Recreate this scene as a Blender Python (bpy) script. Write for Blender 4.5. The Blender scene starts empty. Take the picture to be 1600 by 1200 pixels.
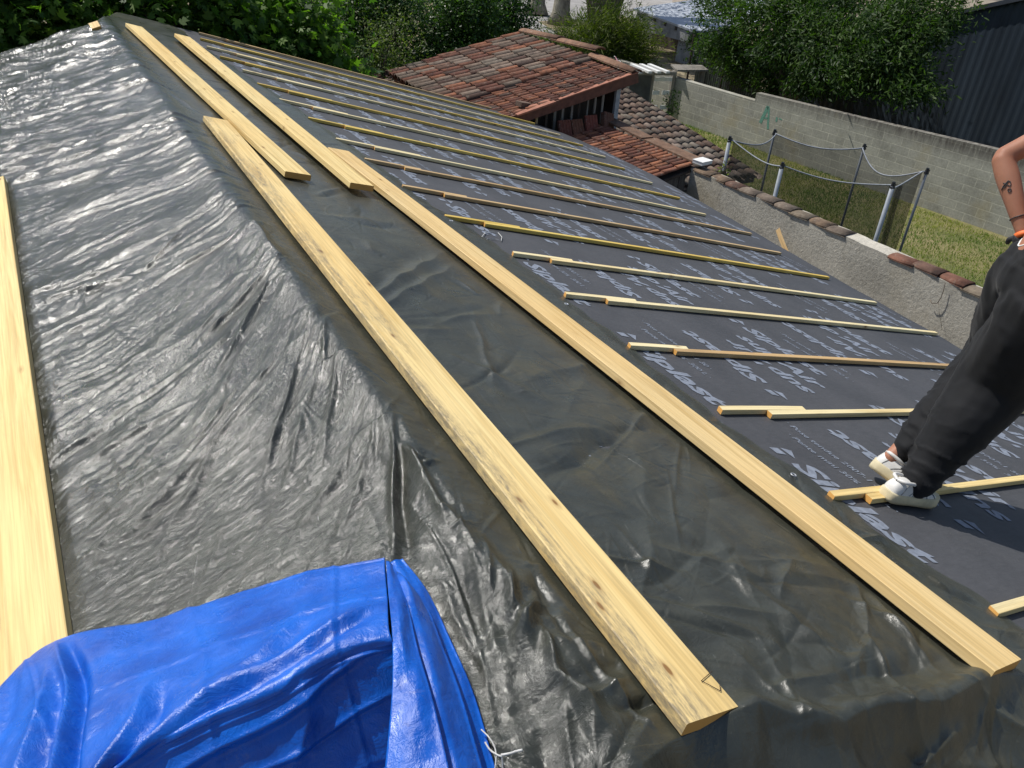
import bpy, math, random
import numpy as np
from mathutils import Vector, Matrix
random.seed(7); RNG = np.random.default_rng(11)
scene = bpy.context.scene
# ------------------------------------------------------------------ camera
FPX = 1228.0                                   # focal length in photo pixels (1600 wide)
_r = np.array([-840., -835., FPX]); _r /= np.linalg.norm(_r)          # the ridge direction
_v = np.array([-120., 1927., FPX]); _v -= _r*_v.dot(_r); _v /= np.linalg.norm(_v)
RW = np.array([np.cross(_r, -_v), _r, -_v])    # world <- camera (x right, y down, z forward)
CAM = np.array([-0.799, 0.0, 1.6])
cam = bpy.data.cameras.new('camera'); cam_o = bpy.data.objects.new('camera', cam)
scene.collection.objects.link(cam_o); scene.camera = cam_o
cam.sensor_width = 36; cam.lens = 36*FPX/1600; cam.clip_start = 0.05; cam.clip_end = 1500
M = Matrix.Identity(4)
for i in range(3):
    M[i][0] = RW[i][0]; M[i][1] = -RW[i][1]; M[i][2] = -RW[i][2]; M[i][3] = CAM[i]
cam_o.matrix_world = M
# ------------------------------------------------------------------ light
SUN_AZ, SUN_EL = math.radians(-24), math.radians(55)   # azimuth from +Y towards +X
sdir = Vector((math.sin(SUN_AZ)*math.cos(SUN_EL), math.cos(SUN_AZ)*math.cos(SUN_EL), math.sin(SUN_EL)))
w = bpy.data.worlds.new('World'); scene.world = w; w.use_nodes = True
nt = w.node_tree; bg = nt.nodes['Background']; bg.inputs['Strength'].default_value = 0.11
sky = nt.nodes.new('ShaderNodeTexSky'); sky.sky_type = 'NISHITA'; sky.sun_disc = False
sky.sun_elevation = SUN_EL; sky.sun_rotation = SUN_AZ; sky.air_density = 1.0; sky.dust_density = 1.5
nt.links.new(sky.outputs[0], bg.inputs['Color'])
sl = bpy.data.lights.new('sun', 'SUN'); sl.energy = 4.6; sl.angle = math.radians(0.5); sl.color = (1, .965, .9)
so = bpy.data.objects.new('sun', sl); scene.collection.objects.link(so)
so.rotation_mode = 'QUATERNION'; so.rotation_quaternion = sdir.to_track_quat('Z', 'Y')
scene.view_settings.view_transform = 'Standard'; scene.view_settings.look = 'None'
scene.view_settings.exposure = 0.0; scene.view_settings.gamma = 1.0
# ------------------------------------------------------------------ geometry helpers
TH = math.radians(16); CT, ST = math.cos(TH), math.sin(TH); TT = ST/CT
NR = np.array([ST, 0, CT]); NL = np.array([-ST, 0, CT])
def ray(x, y): return RW @ np.array([x-800., y-600., FPX])
def hit(px, P, n):
    d = ray(*px); n = np.array(n, float); return CAM + d*((np.array(P, float)-CAM).dot(n)/d.dot(n))
def onR(px, off=0.): return hit(px, NR*off, NR)
def onL(px, off=0.): return hit(px, NL*off, NL)
def onZ(px, z): return hit(px, (0, 0, z), (0, 0, 1))
def onX(px, x): return hit(px, (x, 0, 0), (1, 0, 0))
def onY(px, y): return hit(px, (0, y, 0), (0, 1, 0))
def link(o, parent=None):
    scene.collection.objects.link(o)
    if parent is not None: o.parent = parent
    return o
def tag(o, label=None, cat=None, group=None, kind=None):
    for k, v in (('label', label), ('category', cat), ('group', group), ('kind', kind)):
        if v: o[k] = v
    return o
def empty(name, loc=(0, 0, 0), label=None, cat=None, group=None):
    o = bpy.data.objects.new(name, None); o.location = loc; o.empty_display_size = .1
    link(o); return tag(o, label, cat, group)
def mesh(name, V, F, mat=None, parent=None, smooth=False, col=None, uv=None, loc=None, mats=None, midx=None):
    """V (n,3); F list of index lists or int array (m,k)."""
    V = np.asarray(V, np.float32).reshape(-1, 3)
    if loc is not None: V = V - np.array(loc, np.float32)
    me = bpy.data.meshes.new(name)
    if isinstance(F, np.ndarray):
        m, k = F.shape
        me.vertices.add(len(V)); me.vertices.foreach_set('co', V.ravel())
        me.loops.add(m*k); me.loops.foreach_set('vertex_index', F.astype(np.int32).ravel())
        me.polygons.add(m); me.polygons.foreach_set('loop_start', np.arange(0, m*k, k, dtype=np.int32))
        me.polygons.foreach_set('loop_total', np.full(m, k, np.int32))
        me.update(calc_edges=True)
    else:
        me.from_pydata([tuple(map(float, v)) for v in V], [], [tuple(int(i) for i in f) for f in F]); me.update()
    if smooth: me.polygons.foreach_set('use_smooth', np.ones(len(me.polygons), bool))
    if col is not None:
        col = np.asarray(col, np.float32)
        if col.ndim == 1: col = np.stack([col]*3, 1)
        dom = 'FACE' if len(col) == len(me.polygons) and len(col) != len(V) else 'POINT'
        a = me.attributes.new('col', 'FLOAT_COLOR', dom)
        a.data.foreach_set('color', np.concatenate([col, np.ones((len(col), 1), np.float32)], 1).ravel())
    for mm in (mats or ([mat] if mat else [])): me.materials.append(mm)
    if midx is not None: me.polygons.foreach_set('material_index', np.asarray(midx, np.int32))
    o = bpy.data.objects.new(name, me)
    if loc is not None: o.location = loc
    return link(o, parent)
class MB:
    """collects shapes for ONE mesh"""
    def __init__(s): s.V = []; s.F = []; s.C = []; s.n = 0
    def add(s, V, F, c=None):
        V = np.asarray(V, float).reshape(-1, 3); s.V.append(V)
        s.F += [[i+s.n for i in f] for f in F]; s.n += len(V)
        s.C.append(np.tile(np.array(c if c is not None else (1, 1, 1), float), (len(V), 1)))
    def box(s, c, half, ax=None, c_=None):
        c = np.array(c, float); A = np.eye(3) if ax is None else np.array(ax, float)
        P = [c + A[0]*half[0]*i + A[1]*half[1]*j + A[2]*half[2]*k for i in (-1, 1) for j in (-1, 1) for k in (-1, 1)]
        s.add(P, [[0, 1, 3, 2], [4, 6, 7, 5], [0, 4, 5, 1], [2, 3, 7, 6], [0, 2, 6, 4], [1, 5, 7, 3]], c_)
    def bar(s, a, b, w, h, up=(0, 0, 1), c_=None):
        a, b = np.array(a, float), np.array(b, float); d = b-a; L = np.linalg.norm(d); d /= L
        up = np.array(up, float); sd = np.cross(up, d); sd /= np.linalg.norm(sd); u = np.cross(d, sd)
        s.box((a+b)/2, (L/2, w/2, h/2), (d, sd, u), c_)
    def tube(s, pts, r, n=10, caps=True, c_=None):
        pts = np.array(pts, float); m = len(pts)
        r = np.full(m, r, float) if np.isscalar(r) else np.array(r, float)
        T = np.gradient(pts, axis=0); T /= np.linalg.norm(T, axis=1)[:, None]+1e-9
        ref = np.array([0, 0, 1.]) if abs(T[0][2]) < .9 else np.array([1., 0, 0])
        V = []; nrm = np.cross(T[0], ref); nrm /= np.linalg.norm(nrm)
        for i in range(m):
            nrm = nrm - T[i]*nrm.dot(T[i]); nrm /= np.linalg.norm(nrm); bi = np.cross(T[i], nrm)
            for k in range(n):
                a = 2*math.pi*k/n; V.append(pts[i] + r[i]*(nrm*math.cos(a)+bi*math.sin(a)))
        F = [[i*n+k, i*n+(k+1) % n, (i+1)*n+(k+1) % n, (i+1)*n+k] for i in range(m-1) for k in range(n)]
        if caps: F += [list(range(n))[::-1], [(m-1)*n+k for k in range(n)]]
        s.add(V, F, c_)
    def build(s, name, mat=None, parent=None, smooth=False, loc=None, bevel=0., mats=None, midx=None):
        o = mesh(name, np.concatenate(s.V), s.F, mat, parent, smooth, col=np.concatenate(s.C), loc=loc, mats=mats, midx=midx)
        if bevel:
            b = o.modifiers.new('bevel', 'BEVEL'); b.width = bevel; b.segments = 2; b.limit_method = 'ANGLE'
        return o
def sstep(x, a, b):
    t = np.clip((x-a)/(b-a), 0, 1); return t*t*(3-2*t)
_tab = RNG.random((256, 256))
def vnoise(x, y, seed=0):
    x = np.asarray(x)+seed*17.31; y = np.asarray(y)+seed*9.77
    xi = np.floor(x).astype(int); yi = np.floor(y).astype(int); fx = x-xi; fy = y-yi
    fx = fx*fx*fx*(fx*(fx*6-15)+10); fy = fy*fy*fy*(fy*(fy*6-15)+10)
    g = lambda i, j: _tab[(i+seed*31) % 256, (j+seed*57) % 256]
    return (g(xi, yi)*(1-fx)+g(xi+1, yi)*fx)*(1-fy)+(g(xi, yi+1)*(1-fx)+g(xi+1, yi+1)*fx)*fy
def fbm(x, y, seed=0, o=4):
    s = 0; a = .5
    for k in range(o): s = s+a*vnoise(x*2**k, y*2**k, seed+k); a *= .5
    return s
# ------------------------------------------------------------------ materials
def new_mat(name):
    m = bpy.data.materials.new(name); m.use_nodes = True; n = m.node_tree
    return m, n, n.nodes['Principled BSDF'], lambda a, b: n.links.new(a, b)
def ND(n, t, **kw):
    x = n.nodes.new(t)
    for k, v in kw.items():
        if k in x.inputs: x.inputs[k].default_value = v
        else: setattr(x, k, v)
    return x
def noise(n, L, coord, scale, detail=4, rough=.55, stretch=None, dist=0.):
    if stretch is not None:
        mp = ND(n, 'ShaderNodeMapping'); mp.inputs['Scale'].default_value = stretch; L(coord, mp.inputs[0]); coord = mp.outputs[0]
    t = ND(n, 'ShaderNodeTexNoise'); t.inputs['Scale'].default_value = scale; t.inputs['Detail'].default_value = detail
    t.inputs['Roughness'].default_value = rough; t.inputs['Distortion'].default_value = dist; L(coord, t.inputs['Vector']); return t.outputs['Fac']
def ramp(n, L, f, stops):
    r = ND(n, 'ShaderNodeValToRGB'); e = r.color_ramp.elements
    while len(e) < len(stops): e.new(.5)
    for q, (p, c) in zip(e, stops):
        q.position = p; q.color = (*c, 1) if len(c) == 3 else c
    L(f, r.inputs[0]); return r.outputs[0]
def g3(v): return (v, v, v)
def mix(n, L, f, a, b, mode='MIX'):
    x = ND(n, 'ShaderNodeMix', data_type='RGBA', blend_type=mode)
    for sck, v in ((x.inputs[0], f), (x.inputs[6], a), (x.inputs[7], b)):
        if isinstance(v, (int, float)): sck.default_value = v
        elif isinstance(v, tuple): sck.default_value = (*v, 1)
        else: L(v, sck)
    return x.outputs[2]
def bump(n, L, P, h, strength, dist, prev=None):
    b = ND(n, 'ShaderNodeBump'); b.inputs['Strength'].default_value = strength; b.inputs['Distance'].default_value = dist
    L(h, b.inputs['Height'])
    if prev is not None: L(prev, b.inputs['Normal'])
    L(b.outputs[0], P.inputs['Normal']); return b.outputs[0]
def objc(n): return ND(n, 'ShaderNodeTexCoord').outputs['Object']
def attr(n, name='col'):
    a = ND(n, 'ShaderNodeAttribute'); a.attribute_name = name; return a.outputs['Color']
def simple(name, base, rough=.7, var=.25, scale=8, bmp=.0, bd=.01, metal=0, spec=.5, stretch=None, use_col=False, bscale=None):
    m, n, P, L = new_mat(name); c = objc(n)
    f = noise(n, L, c, scale, 6, .6, stretch)
    lo = tuple(max(0, b*(1-var)) for b in base); hi = tuple(min(1, b*(1+var)) for b in base)
    col = ramp(n, L, f, [(.3, lo), (.7, hi)])
    if use_col: col = mix(n, L, 1., col, attr(n), 'MULTIPLY')
    L(col, P.inputs['Base Color']); P.inputs['Roughness'].default_value = rough
    P.inputs['Metallic'].default_value = metal; P.inputs['Specular IOR Level'].default_value = spec
    if bmp: bump(n, L, P, noise(n, L, c, bscale or scale*4, 6, .65, stretch), bmp, bd)
    return m
def wood_mat(name, light, dark, mold=0., seedoff=0., rough=.62):
    m, n, P, L = new_mat(name); c = objc(n)
    oi = ND(n, 'ShaderNodeObjectInfo'); add = ND(n, 'ShaderNodeVectorMath', operation='ADD')
    sc = ND(n, 'ShaderNodeVectorMath', operation='SCALE'); sc.inputs['Scale'].default_value = 37.
    cmb = ND(n, 'ShaderNodeCombineXYZ')
    for k in range(3): L(oi.outputs['Random'], cmb.inputs[k])
    L(cmb.outputs[0], sc.inputs[0]); L(c, add.inputs[0]); L(sc.outputs[0], add.inputs[1]); v = add.outputs[0]
    g1 = noise(n, L, v, 9, 5, .6, (.10, 2.2, 2.2), 1.2)
    g2 = noise(n, L, v, 60, 4, .6, (.035, 1.6, 1.6), .3)
    col = ramp(n, L, g1, [(.30, dark), (.52, light), (.75, tuple(min(1, x*1.08) for x in light))])
    col = mix(n, L, .55, col, ramp(n, L, g2, [(.32, g3(.6)), (.58, g3(1.05))]), 'MULTIPLY')
    hue = ramp(n, L, noise(n, L, v, 1.6, 2, .5, (.5, 1, 1)), [(.35, (1, .93, .80)), (.65, (1, 1.03, 1.05))])
    col = mix(n, L, .8, col, hue, 'MULTIPLY')
    # knots
    vr = ND(n, 'ShaderNodeTexVoronoi'); vr.inputs['Scale'].default_value = 4.2
    mp = ND(n, 'ShaderNodeMapping'); mp.inputs['Scale'].default_value = (.8, 2.2, 1.4); L(v, mp.inputs[0]); L(mp.outputs[0], vr.inputs['Vector'])
    kn = ramp(n, L, vr.outputs['Distance'], [(.05, g3(.95)), (.08, g3(.35)), (.16, g3(0))])
    col = mix(n, L, kn, col, (.24, .12, .04))
    if mold:
        sy = ND(n, 'ShaderNodeSeparateXYZ'); L(c, sy.inputs[0])
        mo0 = noise(n, L, v, 7, 8, .78, (.20, 1.7, 1.), .5); ey_ = ND(n, 'ShaderNodeMapRange'); L(sy.outputs[1], ey_.inputs[0]); ey_.inputs[1].default_value = -.05; ey_.inputs[2].default_value = .09; ey_.inputs[3].default_value = -.06; ey_.inputs[4].default_value = .16 if mold > .5 else .0
        ad = ND(n, 'ShaderNodeMath', operation='ADD'); L(mo0, ad.inputs[0]); L(ey_.outputs[0], ad.inputs[1]); mo = ad.outputs[0]
        pt = noise(n, L, v, 70, 5, .8, (.25, 1., 1.))
        mm = ND(n, 'ShaderNodeMath', operation='MULTIPLY')
        L(ramp(n, L, mo, [(.53, g3(0)), (.68, g3(1))]), mm.inputs[0]); L(ramp(n, L, pt, [(.36, g3(0)), (.60, g3(mold))]), mm.inputs[1])
        col = mix(n, L, mm.outputs[0], col, (.20, .17, .12))
    # sawn ends are darker orange
    geo = ND(n, 'ShaderNodeTexCoord'); sx = ND(n, 'ShaderNodeSeparateXYZ'); L(geo.outputs['Normal'], sx.inputs[0])
    ab = ND(n, 'ShaderNodeMath', operation='ABSOLUTE'); L(sx.outputs[0], ab.inputs[0])
    gt = ND(n, 'ShaderNodeMath', operation='GREATER_THAN'); L(ab.outputs[0], gt.inputs[0]); gt.inputs[1].default_value = .85
    col = mix(n, L, gt.outputs[0], col, (.62, .33, .09))
    L(col, P.inputs['Base Color']); P.inputs['Roughness'].default_value = rough; P.inputs['Specular IOR Level'].default_value = .3
    bump(n, L, P, g2, .35, .002)
    return m
W_YEL = wood_mat('pine_yellow', (.77, .58, .26), (.60, .42, .16), .35)
W_MOLD = wood_mat('pine_mouldy', (.77, .59, .28), (.61, .43, .17), .85)
W_ORA = wood_mat('pine_orange', (.71, .52, .25), (.56, .38, .15), .2)
W_PALE = wood_mat('pine_pale', (.80, .68, .40), (.64, .51, .26), .15)
W_TREAT = wood_mat('pine_treated', (.68, .50, .13), (.52, .36, .08), .1)
W_BROWN = wood_mat('pine_brown', (.56, .40, .21), (.42, .27, .13), .1)

def tarp_mat():
    m, n, P, L = new_mat('black_tarp'); c = objc(n)
    stain = noise(n, L, c, 1.7, 5, .6, (1, .7, 1), .8); st2 = noise(n, L, c, 9, 6, .7, (1.6, .5, 1), .6)
    mm = ND(n, 'ShaderNodeMath', operation='MULTIPLY'); L(ramp(n, L, stain, [(.47, g3(0)), (.62, g3(1))]), mm.inputs[0]); L(ramp(n, L, st2, [(.40, g3(0)), (.62, g3(1))]), mm.inputs[1])
    sx = ND(n, 'ShaderNodeSeparateXYZ'); L(c, sx.inputs[0])
    right = ND(n, 'ShaderNodeMapRange'); L(sx.outputs[0], right.inputs[0]); right.inputs[1].default_value = -.1; right.inputs[2].default_value = .25
    m2 = ND(n, 'ShaderNodeMath', operation='MULTIPLY'); L(mm.outputs[0], m2.inputs[0]); L(right.outputs[0], m2.inputs[1])
    base = ramp(n, L, noise(n, L, c, 6, 6, .65), [(.3, (.026, .028, .022)), (.7, (.050, .053, .041))])
    col = mix(n, L, m2.outputs[0], base, (.062, .056, .032))
    dust = noise(n, L, c, 120, 4, .8); dm = noise(n, L, c, 5, 5, .7)
    dd = ND(n, 'ShaderNodeMath', operation='MULTIPLY'); L(ramp(n, L, dust, [(.62, g3(0)), (.72, g3(1))]), dd.inputs[0]); L(ramp(n, L, dm, [(.45, g3(0)), (.7, g3(.6))]), dd.inputs[1])
    col = mix(n, L, dd.outputs[0], col, (.22, .22, .19))
    for q, (rot, sc_) in enumerate(((.9, 1.), (-.5, 1.2), (1.9, .8))):
        mp_ = ND(n, 'ShaderNodeMapping'); mp_.inputs['Rotation'].default_value = (0, 0, rot); L(c, mp_.inputs[0])
        scr = noise(n, L, mp_.outputs[0], 95*sc_, 3, .75, (.05, 1, 1)); msk = noise(n, L, mp_.outputs[0], 3.1*sc_, 4, .7)
        m3 = ND(n, 'ShaderNodeMath', operation='MULTIPLY'); L(ramp(n, L, scr, [(.66, g3(0)), (.74, g3(1))]), m3.inputs[0]); L(ramp(n, L, msk, [(.5, g3(0)), (.66, g3(.55))]), m3.inputs[1])
        col = mix(n, L, m3.outputs[0], col, (.26, .27, .25))
    L(col, P.inputs['Base Color'])
    ro = ramp(n, L, noise(n, L, c, 5, 5, .6), [(.35, g3(.13)), (.65, g3(.22))]); rm_ = ND(n, 'ShaderNodeMapRange'); L(sx.outputs[0], rm_.inputs[0]); rm_.inputs[1].default_value = .0; rm_.inputs[2].default_value = .3; rm_.inputs[3].default_value = 0; rm_.inputs[4].default_value = 1
    L(mix(n, L, rm_.outputs[0], ro, ramp(n, L, noise(n, L, c, 4, 5, .65), [(.35, g3(.27)), (.65, g3(.42))])), P.inputs['Roughness'])
    P.inputs['Specular IOR Level'].default_value = .70
    fl = attr(n)
    cr = noise(n, L, fl, 19, 8, .66, (.75, 1.1, 1), 1.3)
    rid = ND(n, 'ShaderNodeMath', operation='SUBTRACT'); L(cr, rid.inputs[0]); rid.inputs[1].default_value = .5
    ra = ND(n, 'ShaderNodeMath', operation='ABSOLUTE'); L(rid.outputs[0], ra.inputs[0])
    lm = ND(n, 'ShaderNodeMapRange'); L(sx.outputs[0], lm.inputs[0]); lm.inputs[1].default_value = .12; lm.inputs[2].default_value = -.05; lm.inputs[3].default_value = .5; lm.inputs[4].default_value = 1
    hm = ND(n, 'ShaderNodeMath', operation='MULTIPLY'); L(ra.outputs[0], hm.inputs[0]); L(lm.outputs[0], hm.inputs[1])
    b1 = bump(n, L, P, hm.outputs[0], 1., .008)
    wv = noise(n, L, c, 150, 4, .75)
    ym = ND(n, 'ShaderNodeMapRange'); L(sx.outputs[1], ym.inputs[0]); ym.inputs[1].default_value = 1.2; ym.inputs[2].default_value = 3.6; ym.inputs[3].default_value = .30; ym.inputs[4].default_value = 1
    lm2 = ND(n, 'ShaderNodeMath', operation='MULTIPLY'); L(lm.outputs[0], lm2.inputs[0]); L(ym.outputs[0], lm2.inputs[1])
    hw_ = ND(n, 'ShaderNodeMath', operation='MULTIPLY'); L(wv, hw_.inputs[0]); L(lm2.outputs[0], hw_.inputs[1])
    b2 = bump(n, L, P, hw_.outputs[0], .6, .0018, b1)
    vo = ND(n, 'ShaderNodeTexVoronoi'); vo.inputs['Scale'].default_value = 190; mp2 = ND(n, 'ShaderNodeMapping'); mp2.inputs['Scale'].default_value = (1.3, .6, 1); L(c, mp2.inputs[0]); L(mp2.outputs[0], vo.inputs['Vector'])
    sb = ND(n, 'ShaderNodeVectorMath', operation='SUBTRACT'); L(vo.outputs['Color'], sb.inputs[0]); sb.inputs[1].default_value = (.5, .5, .5)
    gm_ = ND(n, 'ShaderNodeMath', operation='MULTIPLY'); L(ramp(n, L, noise(n, L, fl, 4.5, 6, .7, (1, 1.4, 1), .6), [(.42, g3(.03)), (.64, g3(.30))]), gm_.inputs[0]); L(lm.outputs[0], gm_.inputs[1])
    ss_ = ND(n, 'ShaderNodeVectorMath', operation='SCALE'); L(sb.outputs[0], ss_.inputs[0]); L(gm_.outputs[0], ss_.inputs['Scale'])
    ad_ = ND(n, 'ShaderNodeVectorMath', operation='ADD'); L(b2, ad_.inputs[0]); L(ss_.outputs[0], ad_.inputs[1])
    nz_ = ND(n, 'ShaderNodeVectorMath', operation='NORMALIZE'); L(ad_.outputs[0], nz_.inputs[0]); L(nz_.outputs[0], P.inputs['Normal'])
    return m
def blue_mat():
    m, n, P, L = new_mat('blue_tarp'); c = objc(n)
    col = ramp(n, L, noise(n, L, c, 7, 6, .6), [(.3, (.001, .060, .36)), (.7, (.003, .125, .60))])
    dirt = noise(n, L, c, 14, 7, .75, (1, 1, 2), 1.)
    col = mix(n, L, ramp(n, L, dirt, [(.60, g3(0)), (.74, g3(.30))]), col, (.20, .17, .2))
    pt = noise(n, L, c, 160, 3, .8); col = mix(n, L, ramp(n, L, pt, [(.70, g3(0)), (.76, g3(.7))]), col, (.45, .45, .45))
    L(col, P.inputs['Base Color']); P.inputs['Roughness'].default_value = .30; P.inputs['Specular IOR Level'].default_value = .55
    L(ramp(n, L, noise(n, L, c, 16, 4), [(.3, g3(.24)), (.7, g3(.42))]), P.inputs['Roughness'])
    cr = noise(n, L, c, 22, 7, .65, None, .8)
    b1 = bump(n, L, P, cr, .35, .02)
    wa = ND(n, 'ShaderNodeTexWave'); wa.inputs['Scale'].default_value = 130; wa.inputs['Distortion'].default_value = .4; L(c, wa.inputs['Vector'])
    bump(n, L, P, noise(n, L, c, 240, 2, .6, (1, .35, 1)), .30, .0016, b1)
    P.inputs['Subsurface Weight'].default_value = 0
    return m
TARP = tarp_mat(); BLUE = blue_mat()
def membrane_mat():
    m, n, P, L = new_mat('underlay'); c = objc(n)
    a = noise(n, L, c, 2.2, 6, .65, (1, .6, 1)); b = noise(n, L, c, 60, 4, .7, (.25, 1, 1))
    col = ramp(n, L, a, [(.3, (.054, .056, .062)), (.7, (.080, .081, .088))])
    col = mix(n, L, .6, col, ramp(n, L, b, [(.3, g3(.72)), (.7, g3(1.1))]), 'MULTIPLY')
    du = noise(n, L, c, 150, 3, .8); dm = noise(n, L, c, 1.6, 4, .7)
    dd = ND(n, 'ShaderNodeMath', operation='MULTIPLY'); L(ramp(n, L, du, [(.60, g3(0)), (.72, g3(1))]), dd.inputs[0]); L(ramp(n, L, dm, [(.42, g3(0)), (.65, g3(.5))]), dd.inputs[1])
    col = mix(n, L, dd.outputs[0], col, (.24, .21, .16))
    L(col, P.inputs['Base Color']); P.inputs['Roughness'].default_value = .62; P.inputs['Specular IOR Level'].default_value = .35
    bump(n, L, P, b, .25, .003); return m
UNDER = membrane_mat()
INK = simple('print_ink', (.20, .225, .275), .6, .28, 30)
def tile_mat(name, rough=.85, lich=.5):
    m, n, P, L = new_mat(name); c = objc(n)
    col = mix(n, L, 1., ramp(n, L, noise(n, L, c, 9, 7, .7), [(.3, g3(.55)), (.7, g3(1.15))]), attr(n), 'MULTIPLY')
    col = mix(n, L, 1., col, (.70, .66, .64), 'MULTIPLY'); li = noise(n, L, c, 13, 8, .78); col = mix(n, L, ramp(n, L, li, [(.55, g3(0)), (.66, g3(lich))]), col, (.34, .31, .25))
    bl = noise(n, L, c, 5, 6, .7); col = mix(n, L, ramp(n, L, bl, [(.52, g3(0)), (.70, g3(.75))]), col, (.045, .035, .03))
    L(col, P.inputs['Base Color']); P.inputs['Roughness'].default_value = rough; P.inputs['Specular IOR Level'].default_value = .25
    bump(n, L, P, noise(n, L, c, 60, 6, .7), .5, .01); return m
TILE = tile_mat('clay_tile'); TILE_G = tile_mat('weathered_tile', .9, .75)
def concrete_mat(name, base, blocks=False, ang=0.):
    m, n, P, L = new_mat(name); c = objc(n)
    a = noise(n, L, c, 1.3, 8, .72); b = noise(n, L, c, 22, 7, .75)
    col = ramp(n, L, a, [(.28, tuple(x*.62 for x in base)), (.5, base), (.75, tuple(min(1, x*1.2) for x in base))])
    col = mix(n, L, .7, col, ramp(n, L, b, [(.25, g3(.55)), (.6, g3(1.1))]), 'MULTIPLY')
    sx = ND(n, 'ShaderNodeSeparateXYZ'); L(c, sx.inputs[0])
    if blocks:
        cmb = ND(n, 'ShaderNodeCombineXYZ'); L(sx.outputs[1], cmb.inputs[0]); L(sx.outputs[2], cmb.inputs[1])
        br = ND(n, 'ShaderNodeTexBrick'); L(cmb.outputs[0], br.inputs['Vector']); br.inputs['Scale'].default_value = 1.
        br.inputs['Brick Width'].default_value = .5; br.inputs['Row Height'].default_value = .2; br.inputs['Mortar Size'].default_value = .010
        br.inputs['Mortar Smooth'].default_value = .4; br.inputs['Color1'].default_value = (.82, .82, .82, 1); br.inputs['Color2'].default_value = (1.1, 1.1, 1.08, 1); br.inputs['Mortar'].default_value = (1.6, 1.58, 1.5, 1)
        col = mix(n, L, ramp(n, L, noise(n, L, c, 2.2, 5, .7), [(.35, g3(.25)), (.65, g3(.85))]), col, mix(n, L, 1., col, br.outputs['Color'], 'MULTIPLY'))
        # dark weathered cap streaks: the top of the wall
        mr = ND(n, 'ShaderNodeMapRange'); L(sx.outputs[2], mr.inputs[0]); mr.inputs[1].default_value = 1.25; mr.inputs[2].default_value = 1.56
        sk = noise(n, L, c, 6, 6, .7, (1, 2, .4)); mm = ND(n, 'ShaderNodeMath', operation='MULTIPLY'); L(mr.outputs[0], mm.inputs[0]); L(ramp(n, L, sk, [(.3, g3(.3)), (.6, g3(1))]), mm.inputs[1])
        col = mix(n, L, mm.outputs[0], col, (.10, .09, .08))
        ye = noise(n, L, c, .9, 4, .6); col = mix(n, L, ramp(n, L, ye, [(.56, g3(0)), (.7, g3(.35))]), col, (.34, .27, .13))
        bump(n, L, P, br.outputs['Fac'], .3, -.01)
    else:
        ye = noise(n, L, c, .8, 5, .6); col = mix(n, L, ramp(n, L, ye, [(.5, g3(0)), (.68, g3(.6))]), col, (.33, .28, .19))
        st = noise(n, L, c, 3, 6, .75, (1, 1, .5)); col = mix(n, L, ramp(n, L, st, [(.60, g3(0)), (.80, g3(.7))]), col, (.07, .065, .055))
        wh = noise(n, L, c, 11, 8, .8); col = mix(n, L, ramp(n, L, wh, [(.58, g3(0)), (.68, g3(.6))]), col, (.62, .60, .53))
        bump(n, L, P, noise(n, L, c, 20, 8, .75), .6, .03)
    L(col, P.inputs['Base Color']); P.inputs['Roughness'].default_value = .92; P.inputs['Specular IOR Level'].default_value = .2
    return m
CONC = concrete_mat('rough_concrete', (.50, .47, .40)); BLOCK = concrete_mat('concrete_blocks', (.38, .37, .32), True)
def leaf_mat(name, a, b, trans=.40, rough=.58):
    m, n, P, L = new_mat(name)
    col = mix(n, L, attr(n), a, b)
    L(col, P.inputs['Base Color']); P.inputs['Roughness'].default_value = rough; P.inputs['Specular IOR Level'].default_value = .28
    tr = ND(n, 'ShaderNodeBsdfTranslucent'); tc = mix(n, L, 1., col, (1.5, 2.0, .55), 'MULTIPLY'); L(tc, tr.inputs['Color'])
    ms = ND(n, 'ShaderNodeMixShader'); ms.inputs[0].default_value = trans; L(P.outputs[0], ms.inputs[1]); L(tr.outputs[0], ms.inputs[2])
    L(ms.outputs[0], n.nodes['Material Output'].inputs['Surface']); return m
FIG = leaf_mat('fig_leaf', (.032, .080, .014), (.150, .250, .034)); LAUREL = leaf_mat('laurel_leaf', (.018, .046, .012), (.085, .160, .030), .28, .42)
WALNUT = leaf_mat('walnut_leaf', (.015, .038, .009), (.075, .130, .024), .30); CONIF = leaf_mat('feathery_leaf', (.022, .04, .008), (.13, .155, .020), .35, .6)
OLIVE = leaf_mat('shrub_leaf', (.04, .07, .016), (.15, .18, .05), .3)
GRASS = leaf_mat('grass_blade', (.11, .18, .032), (.32, .31, .10), .25, .7)
BARK = simple('bark', (.11, .092, .07), .9, .5, 12, .8, .03, spec=.15, stretch=(1, 1, .3))
BARK_L = simple('pale_bark', (.26, .24, .19), .9, .5, 5, .8, .03, spec=.15, stretch=(1, 1, .5))
SLATE = simple('dark_cladding', (.024, .034, .047), .42, .45, 1.6, spec=.5, stretch=(1, 1, .2))
FLAT_BROWN = simple('brown_fascia', (.135, .055, .035), .7, .35, 8, .3, .004)
OLDWOOD = simple('old_dark_wood', (.06, .045, .035), .85, .5, 10, .5, .006, stretch=(2, 2, .25))
GREYWOOD = simple('grey_wood', (.24, .22, .19), .85, .4, 12, .4, .004, stretch=(2, 2, .25))
STEEL = simple('galvanised', (.42, .45, .50), .38, .15, 10, metal=.7)
WHITEP = simple('white_paint', (.70, .70, .68), .6, .12, 8)
BLACKP = simple('black_plastic', (.015, .015, .017), .45, .2, 20)
ZINC = simple('zinc', (.45, .47, .50), .45, .2, 6, metal=.4)
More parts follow.
